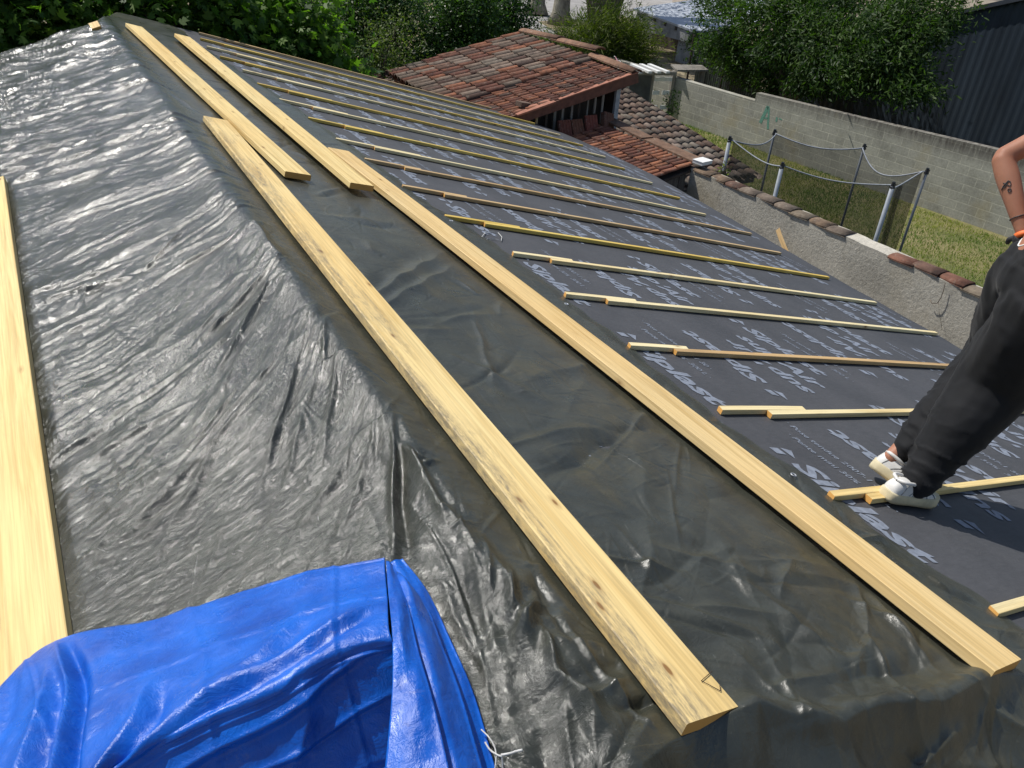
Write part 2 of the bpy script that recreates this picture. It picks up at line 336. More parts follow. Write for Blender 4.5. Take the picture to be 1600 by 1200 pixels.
# ------------------------------------------------------------------ structure: ground
GZ = -4.4
ground_m = simple('dry_earth', (.24, .20, .13), .95, .55, 1.6, .5, .05, spec=.1)
lawn_m, n, P, L = new_mat('lawn_soil'); c = objc(n)
cc = ramp(n, L, noise(n, L, c, .9, 7, .7), [(.32, (.12, .15, .04)), (.52, (.24, .22, .085)), (.72, (.36, .29, .15))])
L(mix(n, L, .7, cc, ramp(n, L, noise(n, L, c, 30, 6, .7), [(.3, g3(.5)), (.7, g3(1.15))]), 'MULTIPLY'), P.inputs['Base Color']); P.inputs['Roughness'].default_value = .95
bump(n, L, P, noise(n, L, c, 40, 6, .7), .8, .05)
asph = simple('pale_asphalt', (.30, .29, .28), .9, .2, 1.2, .4, .01, spec=.2)
o = mesh('ground', [(-300, -300, GZ), (300, -300, GZ), (300, 400, GZ), (-300, 400, GZ)], [[0, 1, 2, 3]], ground_m); tag(o, kind='structure')
o = mesh('lawn', [(8.3, -6, GZ+.004), (19, -6, GZ+.004), (18, 24, GZ+.004), (8.3, 24, GZ+.004)], [[0, 1, 2, 3]], lawn_m); tag(o, kind='structure')
pts = [(15.5, 27), (19.5, 31.5), (21.8, 34.6), (22.6, 38), (24.5, 38.5), (26.3, 37.5), (30, 40), (34, 60), (50, 90), (30, 90), (24, 60), (20.5, 44), (17.5, 37), (12, 31)]
o = mesh('driveway', [(x, y, GZ+.008) for x, y in pts], [list(range(len(pts)))], asph); tag(o, kind='structure')
pts = [(28, 36), (60, 36), (80, 70), (46, 90), (40, 60), (31, 45)]
o = mesh('road', [(x, y, GZ+.012) for x, y in pts], [list(range(len(pts)))], asph); tag(o, kind='structure')
# grass
def blades(name, n, fx, h, lab_kind='stuff'):
    P0 = fx(n); n = len(P0); a = RNG.random(n)*6.283; hh = h*(.4+.9*RNG.random(n)); wd = .006+.006*RNG.random(n); ln = RNG.normal(0, .35, (n, 2))*hh[:, None]
    d = np.stack([np.cos(a), np.sin(a), 0*a], 1)*wd[:, None]; top = P0+np.stack([ln[:, 0], ln[:, 1], hh], 1)
    V = np.stack([P0-d, P0+d, top], 1).reshape(-1, 3); F = np.arange(3*n).reshape(-1, 3)
    k = np.clip(fbm(P0[:, 0]*.8, P0[:, 1]*.8, 3)*2.2-.6+RNG.normal(0, .18, n), 0, 1)
    o = mesh(name, V, F, GRASS, col=np.repeat(k, 3)); tag(o, kind=lab_kind); return o
def lawnpts(n):
    x = RNG.uniform(8.5, 16.8, n); y = RNG.uniform(3.5, 19.5, n); k = fbm(x*.6, y*.6, 5, 3)
    keep = RNG.random(n) < .35+1.1*k; x, y = x[keep], y[keep]; return np.stack([x, y, np.full(len(x), GZ)], 1)
blades('grass', 120000, lawnpts, .07)
# ------------------------------------------------------------------ the house under repair
house = empty('house', (3, 6, GZ), 'low house with a shallow gable roof being re-covered, in the foreground', 'house')
def rz(x): return -TT*abs(x)
hw = MB()
hw.box((6.3-3, 6.2-6, (-1.98+GZ)/2-GZ), (.1, 5.6, (-1.98-GZ)/2)); hw.box((-6.3-3, 0, (-1.98+GZ)/2-GZ), (.1, 5.5, (-1.98-GZ)/2))
for yy, xa, xb in ((.95, -6.2, 6.2), (11.7, 0., 6.2), (9.9, -6.2, 0.)):
    V = [(xa, yy, GZ), (xb, yy, GZ), (xb, yy, -.16-TT*abs(xb)), (0, yy, -.16), (xa, yy, -.16-TT*abs(xa))]
    V = [np.array(v) for v in V] + [np.array(v)+(0, .2, 0) for v in V]
    hw.add(np.array(V)-np.array([3, 6, GZ]), [[0, 1, 2, 3, 4], [9, 8, 7, 6, 5], [0, 5, 6, 1], [1, 6, 7, 2], [2, 7, 8, 3], [3, 8, 9, 4], [4, 9, 5, 0]])
hw.build('wall', CONC, house)
# roof deck polygons (top 25 mm under the sheets)
outR = [(0., .9), (5.35, .9), (5.65, 2.56), (5.94, 3.43), (6.18, 4.7), (6.6, 6.5), (7.14, 9.1), (7.2, 10.6), (7.02, 11.4), (6.3, 12.12), (4.07, 12.42), (2.08, 12.40), (.0, 11.0)]
def deck(poly, name, z0, sgn=1, zoff=0.):
    nn = len(poly); T = [(x*sgn, y, -TT*x+z0) for x, y in poly]; B = [(a, b, c-.09) for a, b, c in T]
    F = [list(range(nn)) if sgn > 0 else list(range(nn))[::-1], [nn+i for i in range(nn)][::-1] if sgn > 0 else [nn+i for i in range(nn)]]
    F += [[i, nn+i, nn+(i+1) % nn, (i+1) % nn] if sgn > 0 else [i, (i+1) % nn, nn+(i+1) % nn, nn+i] for i in range(nn)]
    return mesh(name, np.array(T+B)-np.array([3, 6, GZ]), F, OLDWOOD, house)
deck(outR, 'roof_deck', -.03); deck([(0, .9), (6.4, .9), (6.4, 10.2), (0, 10.4)], 'roof_deck', -.03, -1)
# fascia at the far verge
# underlay membrane sheet over the right slope, heightfield following the outline
def memz(s, y): return .004*(fbm(s*1.5, y*1.4, 9)-.5)+.0015*np.sin(y*9.2)
def outer_s(y):
    ys = [p[1] for p in outR[1:10]]; xs = [p[0] for p in outR[1:10]]; return np.interp(y, ys, xs)/CT
ns, ny = 150, 260
yy = np.linspace(.62, 12.40, ny); V = np.zeros((ny, ns, 3))
for i, y in enumerate(yy):
    so_ = outer_s(y) if y < 12.12 else np.interp(y, [12.12, 12.40], [6.3/CT, 4.2/CT])
    s = np.linspace(.5, so_+.02, ns); h = memz(s, y)
    h -= .05*sstep(s, so_-.10, so_+.02)
    seam = ((s+.42) % 1.33)/1.33; h = h+.003*(seam < .5)*0
    V[i, :, 0] = s*CT+h*ST; V[i, :, 2] = -s*ST+h*CT; V[i, :, 1] = y
idx = np.arange(ny*ns).reshape(ny, ns)
F = np.stack([idx[:-1, :-1], idx[:-1, 1:], idx[1:, 1:], idx[1:, :-1]], -1).reshape(-1, 4)
under = mesh('roofing_underlay', V.reshape(-1, 3), F, UNDER, smooth=True)
tag(under, 'dark grey printed roofing underlay stretched over the right slope of the roof', 'roofing membrane')
# printed lettering
def word(txt, bold=.022, shear=.18):
    cu = bpy.data.curves.new('t', 'FONT'); cu.body = txt; cu.size = 1; cu.shear = shear; cu.offset = bold; cu.resolution_u = 2
    ob = bpy.data.objects.new('t', cu); scene.collection.objects.link(ob); bpy.context.view_layer.update()
    me = ob.evaluated_get(bpy.context.evaluated_depsgraph_get()).to_mesh()
    V = np.array([v.co[:2] for v in me.vertices]); Fc = [list(p.vertices) for p in me.polygons]
    V[:, 0] -= V[:, 0].min()
    bpy.data.objects.remove(ob); bpy.data.curves.remove(cu); return V, Fc
WS, WA, WSM, WSM2 = word('Siplast', .035), word("sup'Air", .03), word('\u00b7 Pente mini 30%  300 L \u00b7', .012, .1), word('\u00b7 Pose tendue 2007-1 30 \u00b7', .012, .1)
letters = MB(); lV = []; lF = []; ln_ = 0
def put(wd, s0, y0, length, height, inv=False):
    """baseline start at (s0,y0); reads towards the camera (-y), tops towards the eave"""
    global ln_
    V, Fc = wd; u = V[:, 0]/V[:, 0].max()*length; v = V[:, 1]/.72*height
    if inv: s = s0+height-v; y = y0-length+u
    else: s = s0+v; y = y0-u
    so_ = outer_s(y)
    if (s > so_-.12).any() or (s < .6).any() or (y > 12.1).any() or (y < .66).any(): return
    h = memz(s, y)+.0025
    lV.append(np.stack([s*CT+h*ST, y, -s*ST+h*CT], 1)); lF.extend([[i+ln_ for i in f] for f in Fc]); ln_ += len(V)
lg = (np.array([(0, .02), (.55, .02), (.75, .30), (.2, .30), (.25, .42), (.70, .42), (.62, .62), (1.05, .36), (.9, .42)], float), None)
LOGO = (np.array([(0, .1), (.62, .1), (.78, .38), (.16, .38), (.05, .5), (.6, .5), (.66, .78), (1.15, .5), (.9, .5)], float), [[0, 1, 2, 3], [4, 5, 7, 6]])
LOGO = (np.array([(0, 0), (.55, .0), (.72, .30), (.10, .30), (.10, .42), (.55, .42), (.40, .72), (1.1, .42)], float), [[0, 1, 2, 3], [4, 5, 7, 6]])
for row in range(-1, 5):
    b = 1.785+row*1.33
    for k in range(-1, 12):
        ya = 1.84+1.18*k+(row % 3)*.37*(row > 0)
        put(LOGO, b, ya+.01, .10, .12); put(WS, b, ya-.12, .69, .125)
        yb = 1.98+1.15*k+(row % 2)*.3
        put(WS, b+.575, yb, .67, .12, True); put(LOGO, b+.575, yb-.74, .12, .11)
        yc = 1.85+1.18*k+(row % 2)*.2; put(WA, b+.87, yc, .68, .125, True)
        yd = 1.93+1.18*k+(row % 2)*.5; put(WA, b+1.10, yd, .70, .125)
        for q, (ss, wsm) in enumerate(((.25, WSM), (.355, WSM2))):
            put(wsm, b+ss, 1.95+1.18*k+.1*q, .62, .038)
mesh('printed_lettering', np.concatenate(lV), lF, INK, under)
# ------------------------------------------------------------------ black tarpaulin
TE_Y = [.3, .65, .9, 1.1, 1.46, 1.8, 2.07, 2.24, 2.8, 3.5, 4.1, 4.75, 5.1, 6.06, 8.5, 11.25]
TE_X = [1.80, 1.78, 1.75, 1.70, 1.70, 1.67, 1.62, 1.62, 1.66, 1.67, 1.68, 1.63, 1.53, 1.53, 1.37, 1.08]
def ridge_x(y): return np.interp(y, [.8, 1.6, 2.3, 4, 7, 11], [-.05, -.03, 0, .02, .06, .07])
def surf(x, y):
    xr = ridge_x(y)*0 ; a = np.sqrt((x-xr)**2+.035**2)-.035
    return -TT*a
def make_tarp():
    ys = [-.12]
    while ys[-1] < 12.35: ys.append(ys[-1]+.0026*(max(ys[-1], .5)+.45))
    ys = np.array(ys); xs = np.concatenate([np.linspace(-4.2, -1.45, 60, endpoint=False), np.linspace(-1.45, 1.75, 700)])
    X, Y = np.meshgrid(xs, ys); XR = np.interp(Y, TE_Y, TE_X)+.012*np.sin(Y*9)+.01*np.sin(Y*23+1)
    X = np.where(X > 0, X*XR/1.75, X)
    far = 10.86+.12*np.sin(X*2.3)+.10*X.clip(-1, 1.2)+1.15*sstep(X, .0, .35)
    H = np.zeros_like(X); rx = ridge_x(Y); D = X-rx
    # covered ridge tiles
    saw = ((Y*2.45+.3*np.sin(Y*1.7)) % 1.0)
    H += (.030+.012*saw)*np.exp(-(D/.085)**2)
    # broad sags
    H += .018*(fbm(X*1.4, Y*1.1, 21, 3)-.45)+.016*(fbm(X*4.2+Y, Y*2.6, 23, 2)-.4)*(X < 0)*sstep(-X, 0, .15)
    L_ = sstep(-D, -.02, .10); Rm = 1-L_
    def ang_field(x, y):
        a0 = np.interp(y, [1., 1.5, 2, 3, 4, 5, 6, 9], [76, 70, 66, 52, 40, 8, -15, -24])
        return np.where(y < 4.5, a0-55*np.clip(np.abs(x)-.25, 0, 1.1), a0-12*np.abs(x))
    def crease(cx, cy, ang, Ln, wd, A, asym=0., curve=0.):
        r = Ln*.6+wd*4
        j0, j1 = np.searchsorted(ys, [cy-r, cy+r]); i0, i1 = np.searchsorted(xs, [cx-r-.06, cx+r+.06])
        if j1-j0 < 2 or i1-i0 < 2: return
        x = X[j0:j1, i0:i1]-cx; y = Y[j0:j1, i0:i1]-cy
        dx, dy = math.cos(ang), math.sin(ang); t = x*dx+y*dy; d = -x*dy+y*dx + curve*t*t
        d = d+.25*wd*np.sin(t*19+cx*40)
        win = np.clip(1-(2*t/Ln)**2, 0, 1)**1.2; ww = wd*(.55+.9*(t/Ln+.5).clip(0, 1)) if asym else wd
        prof = np.exp(-np.abs(d/ww)**1.35)-.35*np.exp(-((d-2.2*ww)/(1.6*ww))**2)
        H[j0:j1, i0:i1] += A*win*prof
    rg = np.random.default_rng(5)
    # main tension folds on the left slope, fanning from the ridge
    for k in range(330):
        y = 1.0+10*rg.random()**1.25; x = -1.9*rg.random()**.9+.02; Ln = rg.uniform(.25, 1.1)
        a = math.radians(float(ang_field(x, y))+rg.normal(0, 9)); an = math.atan2(-math.sin(a), -math.cos(a))
        sc = min(1.6, .7+.08*y)
        crease(x, y, an, Ln, rg.uniform(.007, .024)*sc, rg.choice([1, 1, -.6])*rg.uniform(.003, .0105)*sc, 1, rg.normal(0, .12))
    for k in range(1500):
        y = .8+10.2*rg.random()**1.3; x = -2.0*rg.random()+.02; Ln = rg.uniform(.06, .35)
        a = math.radians(float(ang_field(x, y))+rg.normal(0, 26)); an = math.atan2(-math.sin(a), -math.cos(a))
        sc = min(1.6, .7+.08*y)
        crease(x, y, an, Ln, rg.uniform(.004, .010)*sc, rg.choice([1, -1])*rg.uniform(.001, .0038)*sc, 1, rg.normal(0, .5))
    # beyond the first eight metres: transverse folds
    for k in range(260):
        y = rg.uniform(6, 11); x = rg.uniform(-1.6, 0)
        crease(x, y, math.radians(rg.normal(170, 16)), rg.uniform(.2, .9), rg.uniform(.012, .035), rg.choice([1, -1])*rg.uniform(.004, .012), 1)
    # soft folds on the right slope
    for k in range(120):
        y = .7+10*rg.random()**1.3; x = rg.uniform(.05, 1.65); an = math.radians(rg.choice([48, 55, 20, 95, 5])+rg.normal(0, 14))
        crease(x, y, an, rg.uniform(.2, 1.0), rg.uniform(.014, .05), rg.choice([1, -.8])*rg.uniform(.003, .013), 1, rg.normal(0, .25))
    for k in range(900):
        y = .1+10*rg.random()**1.5; x = rg.uniform(.02, 1.7)
        crease(x, y, rg.uniform(0, 3.14), rg.uniform(.06, .40), rg.uniform(.003, .008), rg.choice([1, -1])*rg.uniform(.0008, .0030), 1, rg.normal(0, .8))
    for k in range(170):
        y = rg.uniform(-.1, 1.3); x = rg.uniform(-.3, 1.7)
        crease(x, y, math.radians(rg.choice([60, 100, 20, -30])+rg.normal(0, 15)), rg.uniform(.2, .6), rg.uniform(.010, .03), rg.choice([1, -.8])*rg.uniform(.005, .016), 1, rg.normal(0, .5))
    # folds that can be read one by one in the photograph (pixel ends)
    def cpx(a, b, wd, A, left=False, cur=0.):
        p, q = (onL if left else onR)(a), (onL if left else onR)(b); d = q-p
        crease((p[0]+q[0])/2, (p[1]+q[1])/2, math.atan2(d[1], d[0]), math.hypot(d[0], d[1])*1.15, wd, A, 1, cur)
    for a, b, wd, A in [((618, 690), (700, 820), .012, .014), ((650, 720), (668, 745), .008, .010), ((655, 745), (690, 735), .007, .012), ((670, 770), (700, 840), .014, .016), ((700, 840), (745, 835), .006, .009),
                        ((760, 870), (765, 940), .010, .014), ((795, 900), (800, 980), .010, .016), ((800, 1010), (850, 950), .014, .022), ((845, 1000), (865, 1060), .012, .018), ((865, 1060), (910, 1130), .018, .020),
                        ((750, 850), (790, 800), .008, .008), ((720, 870), (750, 990), .02, -.012), ((830, 900), (870, 980), .02, -.014), ((900, 1110), (1010, 1060), .018, .020), ((960, 1120), (1060, 1100), .016, -.020), ((930, 1000), (1000, 1090), .02, .008)]:
        cpx(a, b, wd, A, False, .3)
    for a, b, wd, A, l in [((500, 520), (700, 400), .035, .028, 0), ((560, 510), (720, 420), .03, .022, 0), ((480, 530), (620, 440), .03, -.02, 0),
                           ((850, 760), (1000, 665), .05, -.026, 0), ((930, 740), (1020, 640), .012, .01, 0), ((1060, 700), (1050, 790), .01, .008, 0),
                           ((615, 672), (612, 870), .012, .026, 0), ((625, 680), (640, 900), .018, -.018, 0), ((590, 690), (520, 880), .014, .01, 1),
                           ((620, 690), (680, 800), .016, .016, 0), ((690, 800), (760, 900), .018, .016, 0), ((640, 730), (680, 740), .012, .014, 0),
                           ((750, 850), (830, 1010), .02, .018, 0), ((840, 940), (800, 1040), .016, .022, 0), ((850, 1010), (865, 1080), .015, .02, 0), ((870, 1070), (940, 1150), .025, .03, 0),
                           ((1130, 900), (1370, 1080), .03, .014, 0), ((1300, 930), (1560, 1060), .02, .01, 0), ((1280, 1080), (1480, 1040), .03, -.02, 0), ((1200, 1090), (1310, 1060), .02, .016, 0),
                           ((510, 520), (505, 600), .010, .014, 1), ((440, 410), (300, 560), .010, .014, 1), ((430, 430), (330, 620), .012, .016, 1), ((380, 370), (230, 460), .012, .016, 1),
                           ((470, 560), (400, 800), .012, .016, 1), ((530, 560), (500, 760), .012, .015, 1), ((400, 360), (440, 420), .02, .014, 1), ((90, 480), (220, 440), .012, .022, 1),
                           ((220, 440), (300, 360), .012, .018, 1), ((350, 690), (240, 890), .02, .014, 1), ((300, 640), (160, 720), .018, .014, 1), ((60, 370), (200, 320), .012, .012, 1),
                           ((0, 150), (150, 95), .03, .022, 1), ((20, 190), (180, 120), .03, -.02, 1), ((560, 700), (430, 900), .02, .012, 1), ((1040, 740), (1060, 870), .008, .006, 0),
                           ((1160, 640), (1020, 700), .02, .008, 0), ((980, 560), (840, 600), .03, .012, 0), ((700, 560), (860, 640), .03, .012, 0), ((740, 500), (780, 640), .02, .012, 0)]:
        cpx(a, b, wd, A, bool(l))
    # flow coordinate: y0 where the tension line through (x, y) meets the ridge
    Y0 = Y.copy(); i0 = int(np.argmin(np.abs(xs)))
    for i in range(i0-1, -1, -1):
        dx = xs[i+1]-xs[i]; a = np.radians(ang_field(X[:, i], ys)); tn = np.clip(np.tan(a), -1.2, 2.6)
        Y0[:, i] = np.interp(ys+tn*dx, ys, Y0[:, i+1])
    rd = lambda u, v, s: 1-np.abs(2*vnoise(u, v, s)-1)
    w1 = vnoise(X*1.3, Y*.9, 41); w2 = vnoise(X*2.2, Y*1.6, 44)
    wx = .10*(fbm(X*2, Y*1.7, 51, 3)-.5)
    amt = sstep(Y, 1.2, 2.6)
    pat = sstep(fbm(X*2.1+3, Y*1.5, 61, 3), .36, .60)
    st = .017*rd((Y0+wx)*5.5, X*.9, 31)**2*(.15+w1)**1.3+.0085*rd((Y0+wx)*15, X*2+Y*.7, 32)**2*(.15+w2)*(.35+pat)+.0044*rd((Y0+wx)*(26+14*amt), X*5, 34)*(.25+pat)*(.25+.75*amt)+.0012*rd((Y0+wx)*95, X*14, 35)*pat*amt
    cr = (.0085*rd(X*9+Y*2+wx*8, Y*7-X*2, 36)**2+.0058*rd(X*24+wx*12, Y*19, 37)+.0026*rd(X*60, Y*48, 39)+.0012*rd(X*110+Y*20, Y*90, 40))*(.15+.85*pat)*(.35+.65*amt)
    H += .020*(fbm(X*3.1-Y*.6, Y*2.2, 63, 2)-.4)*L_
    H += L_*(st*1.2*(.06+.94*amt)*(.9+.05*Y)+cr*.7) + Rm*(.0018*rd(X*7+Y*2, Y*6, 33)+.0008*rd(X*22+Y*9, Y*16-X*8, 38))
    # the tarpaulin is pressed down under the boards
    for (ax, ay, bx, by, hw) in BOARD_FOOT:
        d0 = np.array([bx-ax, by-ay]); Ln = np.linalg.norm(d0); d0 /= Ln
        t = (X-ax)*d0[0]+(Y-ay)*d0[1]; d = np.abs(-(X-ax)*d0[1]+(Y-ay)*d0[0])
        m = (1-sstep(d, hw*.8, hw+.05))*sstep(t, -.04, .03)*(1-sstep(t, Ln-.03, Ln+.05))
        H = H*(1-m)+np.minimum(H, -.002)*m
    # hem towards the printed underlay
    e = sstep(XR-X, 0, .12); H = H*np.where(X > .3, .15+.85*e, 1)
    H -= np.where(X > .3, .021, 0)*(1-e)
    # raised lip and flap hanging over the near gable edge
    ye = np.interp(X, [-4, -.4, .1, .38, .6, 1.2, 1.55, 1.8], [.62, .62, .70, .72, .60, .56, .53, .50])+.015*np.sin(X*11)
    H += .040*np.exp(-((Y-ye)/.045)**2)*sstep(X, .15, .42)*(1-sstep(X, 1.25, 1.5))
    H += .03*np.exp(-((X-.30)/.10)**2-((Y-.66)/.06)**2)
    fm = (1-sstep(Y, 1.25, 1.95)); H += TT*np.minimum(np.clip(-X, 0, None), .25)*fm*.55
    Z = surf(X, Y)+.018+H
    q = np.clip(ye-Y, 0, None)
    drop = (1.0+.25*np.sin(X*7+1.3))*np.clip(q-.015, 0, None)*sstep(X, -.35, .25)+.35*np.clip(q, 0, None)*(1-sstep(X, -.35, .25))
    Z = Z-drop; Yo = Y+.012*np.sin(X*15+Z*10)*sstep(q, .02, .15); Z += .018*np.sin(X*13+2*np.sin(X*5)+Y*5)*sstep(q, .03, .2)
    # droop beyond the far end
    Z -= .9*np.clip(Y-far, 0, None)**1.0*1.5
    Vv = np.stack([X, Yo, Z], -1).reshape(-1, 3); ny_, nx_ = X.shape
    id_ = np.arange(ny_*nx_).reshape(ny_, nx_)
    Fq = np.stack([id_[:-1, :-1], id_[:-1, 1:], id_[1:, 1:], id_[1:, :-1]], -1).reshape(-1, 4)
    keep = (Y[:-1, :-1] < far[:-1, :-1]+.18).reshape(-1)
    mx_ = sstep(Y, 1.5, 2.6); fl = np.stack([X, Y*(1-mx_)+Y0*mx_, X*0], -1).reshape(-1, 3)
    t = mesh('tarpaulin', Vv, Fq[keep], TARP, smooth=True, col=fl)
    tag(t, 'large wrinkled black tarpaulin draped over the ridge, under the long boards', 'tarpaulin'); return t
# boards: (right or left slope, near px of one top edge, far px, width, thickness, side of the edge)
TK = .040
def board_axis(pn, pf, w, left=False, side=-1, lift=.028, tk=TK):
    f = onL if left else onR; a = f(pn, lift+tk); b = f(pf, lift+tk); n_ = NL if left else NR
    d = (b-a)/np.linalg.norm(b-a); sd = np.cross(n_, d)      # n x d : points to -x for d=+y
    a = a+sd*(w/2)*(1 if side < 0 else -1); b = b+sd*(w/2)*(1 if side < 0 else -1)
    return a-n_*tk, b-n_*tk, n_
BW = .178
BOARDS = [ # name label, near px(right top corner), far px, mat, left?, width
    (( 1157, 1104), (355, 188), W_MOLD, False, BW, 'long board with grey mould streaks lying alone in the middle of the black tarpaulin', .008, 0),
    (( 1596, 1029), (545, 236), W_ORA, False, BW, 'longest orange-tinted board along the right hem of the black tarpaulin', .006, .012),
    (( 487, 274), (222, 42), W_YEL, False, BW, 'yellow board near the ridge whose near end lies beside the top of the mouldy board', .004, .010),
    (( 585, 291), (297, 58), W_YEL, False, BW, 'yellow board at the upper right whose near end overlaps the orange-tinted board', .004, .030),
]
boards = []
for pn, pf, mt, lf, bw, lab, bow, lift in BOARDS:
    boards.append((*board_axis(pn, pf, bw, lf, lift=.031+lift), mt, bw, lab, bow))
a, b, n_ = board_axis((89, 900), (48, 600), BW, True)
d = (b-a)/np.linalg.norm(b-a); a0 = a-d*.75; b0 = a+d*(4.12)
boards.append((a0, b0, n_, W_YEL, .19, 'clean yellow board at the left edge of the photo, partly under the blue tarpaulin', .003))
BOARD_FOOT = [(a[0], a[1], b[0], b[1], w/2) for a, b, n_, mt, w, lab, bow in boards]
tarp = make_tarp()
def plank(name, a, b, n_, w, tk, mat, lab=None, cat=None, group=None, bow=0., skew=0., nseg=28, bev=.003, twist=0., parent=None):
    L_ = np.linalg.norm(b-a); d = (b-a)/L_; n2 = n_-d*n_.dot(d); n2 /= np.linalg.norm(n2); sd = np.cross(n2, d)
    V = []; F = []
    sec = [(-w/2, bev), (-w/2, tk-bev), (-w/2+bev, tk), (w/2-bev, tk), (w/2, tk-bev), (w/2, bev), (w/2-bev, 0), (-w/2+bev, 0)]
    ph = random.random()*6
    for i in range(nseg+1):
        t = i/nseg; z = bow*4*t*(1-t); yo = .5*bow*math.sin(3.1*t+ph)
        for (u, v) in sec:
            e = skew*u if i in (0, nseg) else 0
            V.append((t*L_+e, u+yo, v+z+twist*u*(t-.5)))
    for i in range(nseg):
        for k in range(8): F.append([i*8+k, (i+1)*8+k, (i+1)*8+(k+1) % 8, i*8+(k+1) % 8][::-1])
    F += [list(range(8)), [nseg*8+k for k in range(8)][::-1]]
    o = mesh(name, V, F, mat, parent)
    R = Matrix(((d[0], sd[0], n2[0], a[0]), (d[1], sd[1], n2[1], a[1]), (d[2], sd[2], n2[2], a[2]), (0, 0, 0, 1)))
    o.matrix_world = R; tag(o, lab, cat, group); return o
bobj = []
for a, b, n_, mt, w, lab, bow in boards:
    bobj.append(plank('wooden_board', a, b, n_, w, TK, mt, lab, 'board', 'long boards holding down the black tarpaulin', bow, .06*random.uniform(-1, 1)))
p = onL((157, 42), .05)
plank('wooden_board', p+np.array([-.04, -.05, -.03]), p+np.array([-.04, .22, -.015]), NL, .10, .035, W_ORA, 'short orange board end poking up behind the far end of the ridge', 'board', 'long boards holding down the black tarpaulin')
# bent staples left in board ends
WIRE = simple('wire', (.10, .07, .05), .5, .3, 30, metal=.5)
def wires(px_list, off, parent=None, r=.0013, lab=None, name='staple', f=onR, mat=None, lift=.003):
    mb = MB()
    for pts in px_list:
        P_ = [f(p, off)+NR*lift for i, p in enumerate(pts)]
        mb.tube(P_, r, 5)
    o = mb.build(name, mat or WIRE); return o
BT = .031+TK
for grp, bo in (([[(1112, 1050), (1095, 1065), (1125, 1081), (1124, 1072)]], 0), ([[(1562, 1012), (1576, 1016), (1570, 1028), (1578, 1016)]], 1),
                ([[(468, 264), (467, 270)]], 2), ([[(566, 283), (560, 288)]], 3)):
    st = wires(grp, BT+.001); st.parent = bobj[bo]; st.matrix_parent_inverse = bobj[bo].matrix_world.inverted()
# eyelets of the tarpaulin
ey = MB()
for q in [(1069, 623), (1396, 872), (885, 475), (705, 345), (1240, 742)]:
    c0 = onR(q, .026); ax = np.array([CT, 0, -ST]); ring = []
    for k in range(17):
        a = k/16*2*math.pi; ring.append(c0+ax*math.cos(a)*.011+np.array([0, 1, 0])*math.sin(a)*.011)
    o = MB(); o.tube(ring, .0032, 6, False); o.build('eyelet', ZINC, tarp, True)
# ------------------------------------------------------------------ counter battens
rowY = [.764, 1.46, 2.15, 2.82, 3.50, 4.17, 4.82, 5.49, 6.19, 6.79, 7.52, 8.21, 8.90, 9.65, 10.32, 10.95, 11.60, 12.22]
startX = [1.70, 1.66, 1.68, 1.64, 1.67, 1.69, 1.50, 1.46, 1.42, 1.38, 1.36, 1.28, 1.24, 1.27, 1.17, 1.15, 1.2, 1.3]
endX = [5.2, 5.3, 5.5, 5.65, 5.78, 5.81, 5.86, 5.87, 6.1, 5.93, 6.12, 6.25, 6.33, 6.5, 6.55, 6.5, 6.4, 5.9]
shortL = [.5, .62, .62, .42, .55, .48, .62, .55, .5, .8, .75, .7, .8, .9, .9, .9, 1.0, 1.0]
tone = ['pale', 'yellow', 'pale', 'brown', 'pale', 'pale', 'bright', 'brown', 'brown', 'pale', 'bright', 'pale', 'bright', 'pale', 'bright', 'pale', 'bright', 'brown']
TM = dict(pale=W_PALE, yellow=W_YEL, brown=W_BROWN, bright=W_TREAT)
TN = dict(pale='pale', yellow='yellow', brown='brownish', bright='bright yellow')
ordn = ['first', 'second', 'third', 'fourth', 'fifth', 'sixth', 'seventh', 'eighth', 'ninth', 'tenth', 'eleventh', 'twelfth', 'thirteenth', 'fourteenth', 'fifteenth', 'sixteenth', 'seventeenth', 'eighteenth']
for i, y in enumerate(rowY):
    dy = random.uniform(-.02, .02) if i > 3 else 0; sx = startX[i]; ov = sx+.30+random.uniform(-.03, .06)
    if i == 1: ov = 1.86
    P_ = lambda x, yv, h=.004: np.array([x, yv, -TT*x])+NR*h
    bw, bt = .041, .026
    where = 'nearest the camera' if i == 0 else ('under the worker\'s foot' if i == 1 else ('at the far verge of the roof' if i == 17 else '%s row counting away from the camera' % ordn[i]))
    plank('roof_batten', P_(sx, y), P_(sx+shortL[i], y-.006), NR, bw, bt, TM[tone[i] if i != 3 else 'pale'], 'short upper batten starting at the tarpaulin hem, ' + where, 'batten', 'short upper battens on the underlay', .001, .35, 4, .0015)
    plank('roof_batten', P_(ov, y-bw-.003), P_(endX[i]+random.uniform(-.04, .04), y-bw+dy), NR, bw, bt, TM[tone[i]], 'long %s batten running down to the eave, %s' % (TN[tone[i]], where), 'batten', 'long battens down the right slope', .003, .2, 12, .0015)
# twine scraps
TW = simple('twine', (.5, .5, .48), .7, .2, 30)
o = wires([[(752, 372), (758, 364), (768, 362), (778, 364), (784, 371), (783, 377), (774, 374), (762, 374), (752, 378)]], .006, r=.0028, name='twine_scrap', mat=TW)
tag(o, 'small loop of white twine lying on the underlay by the right hem', 'twine')
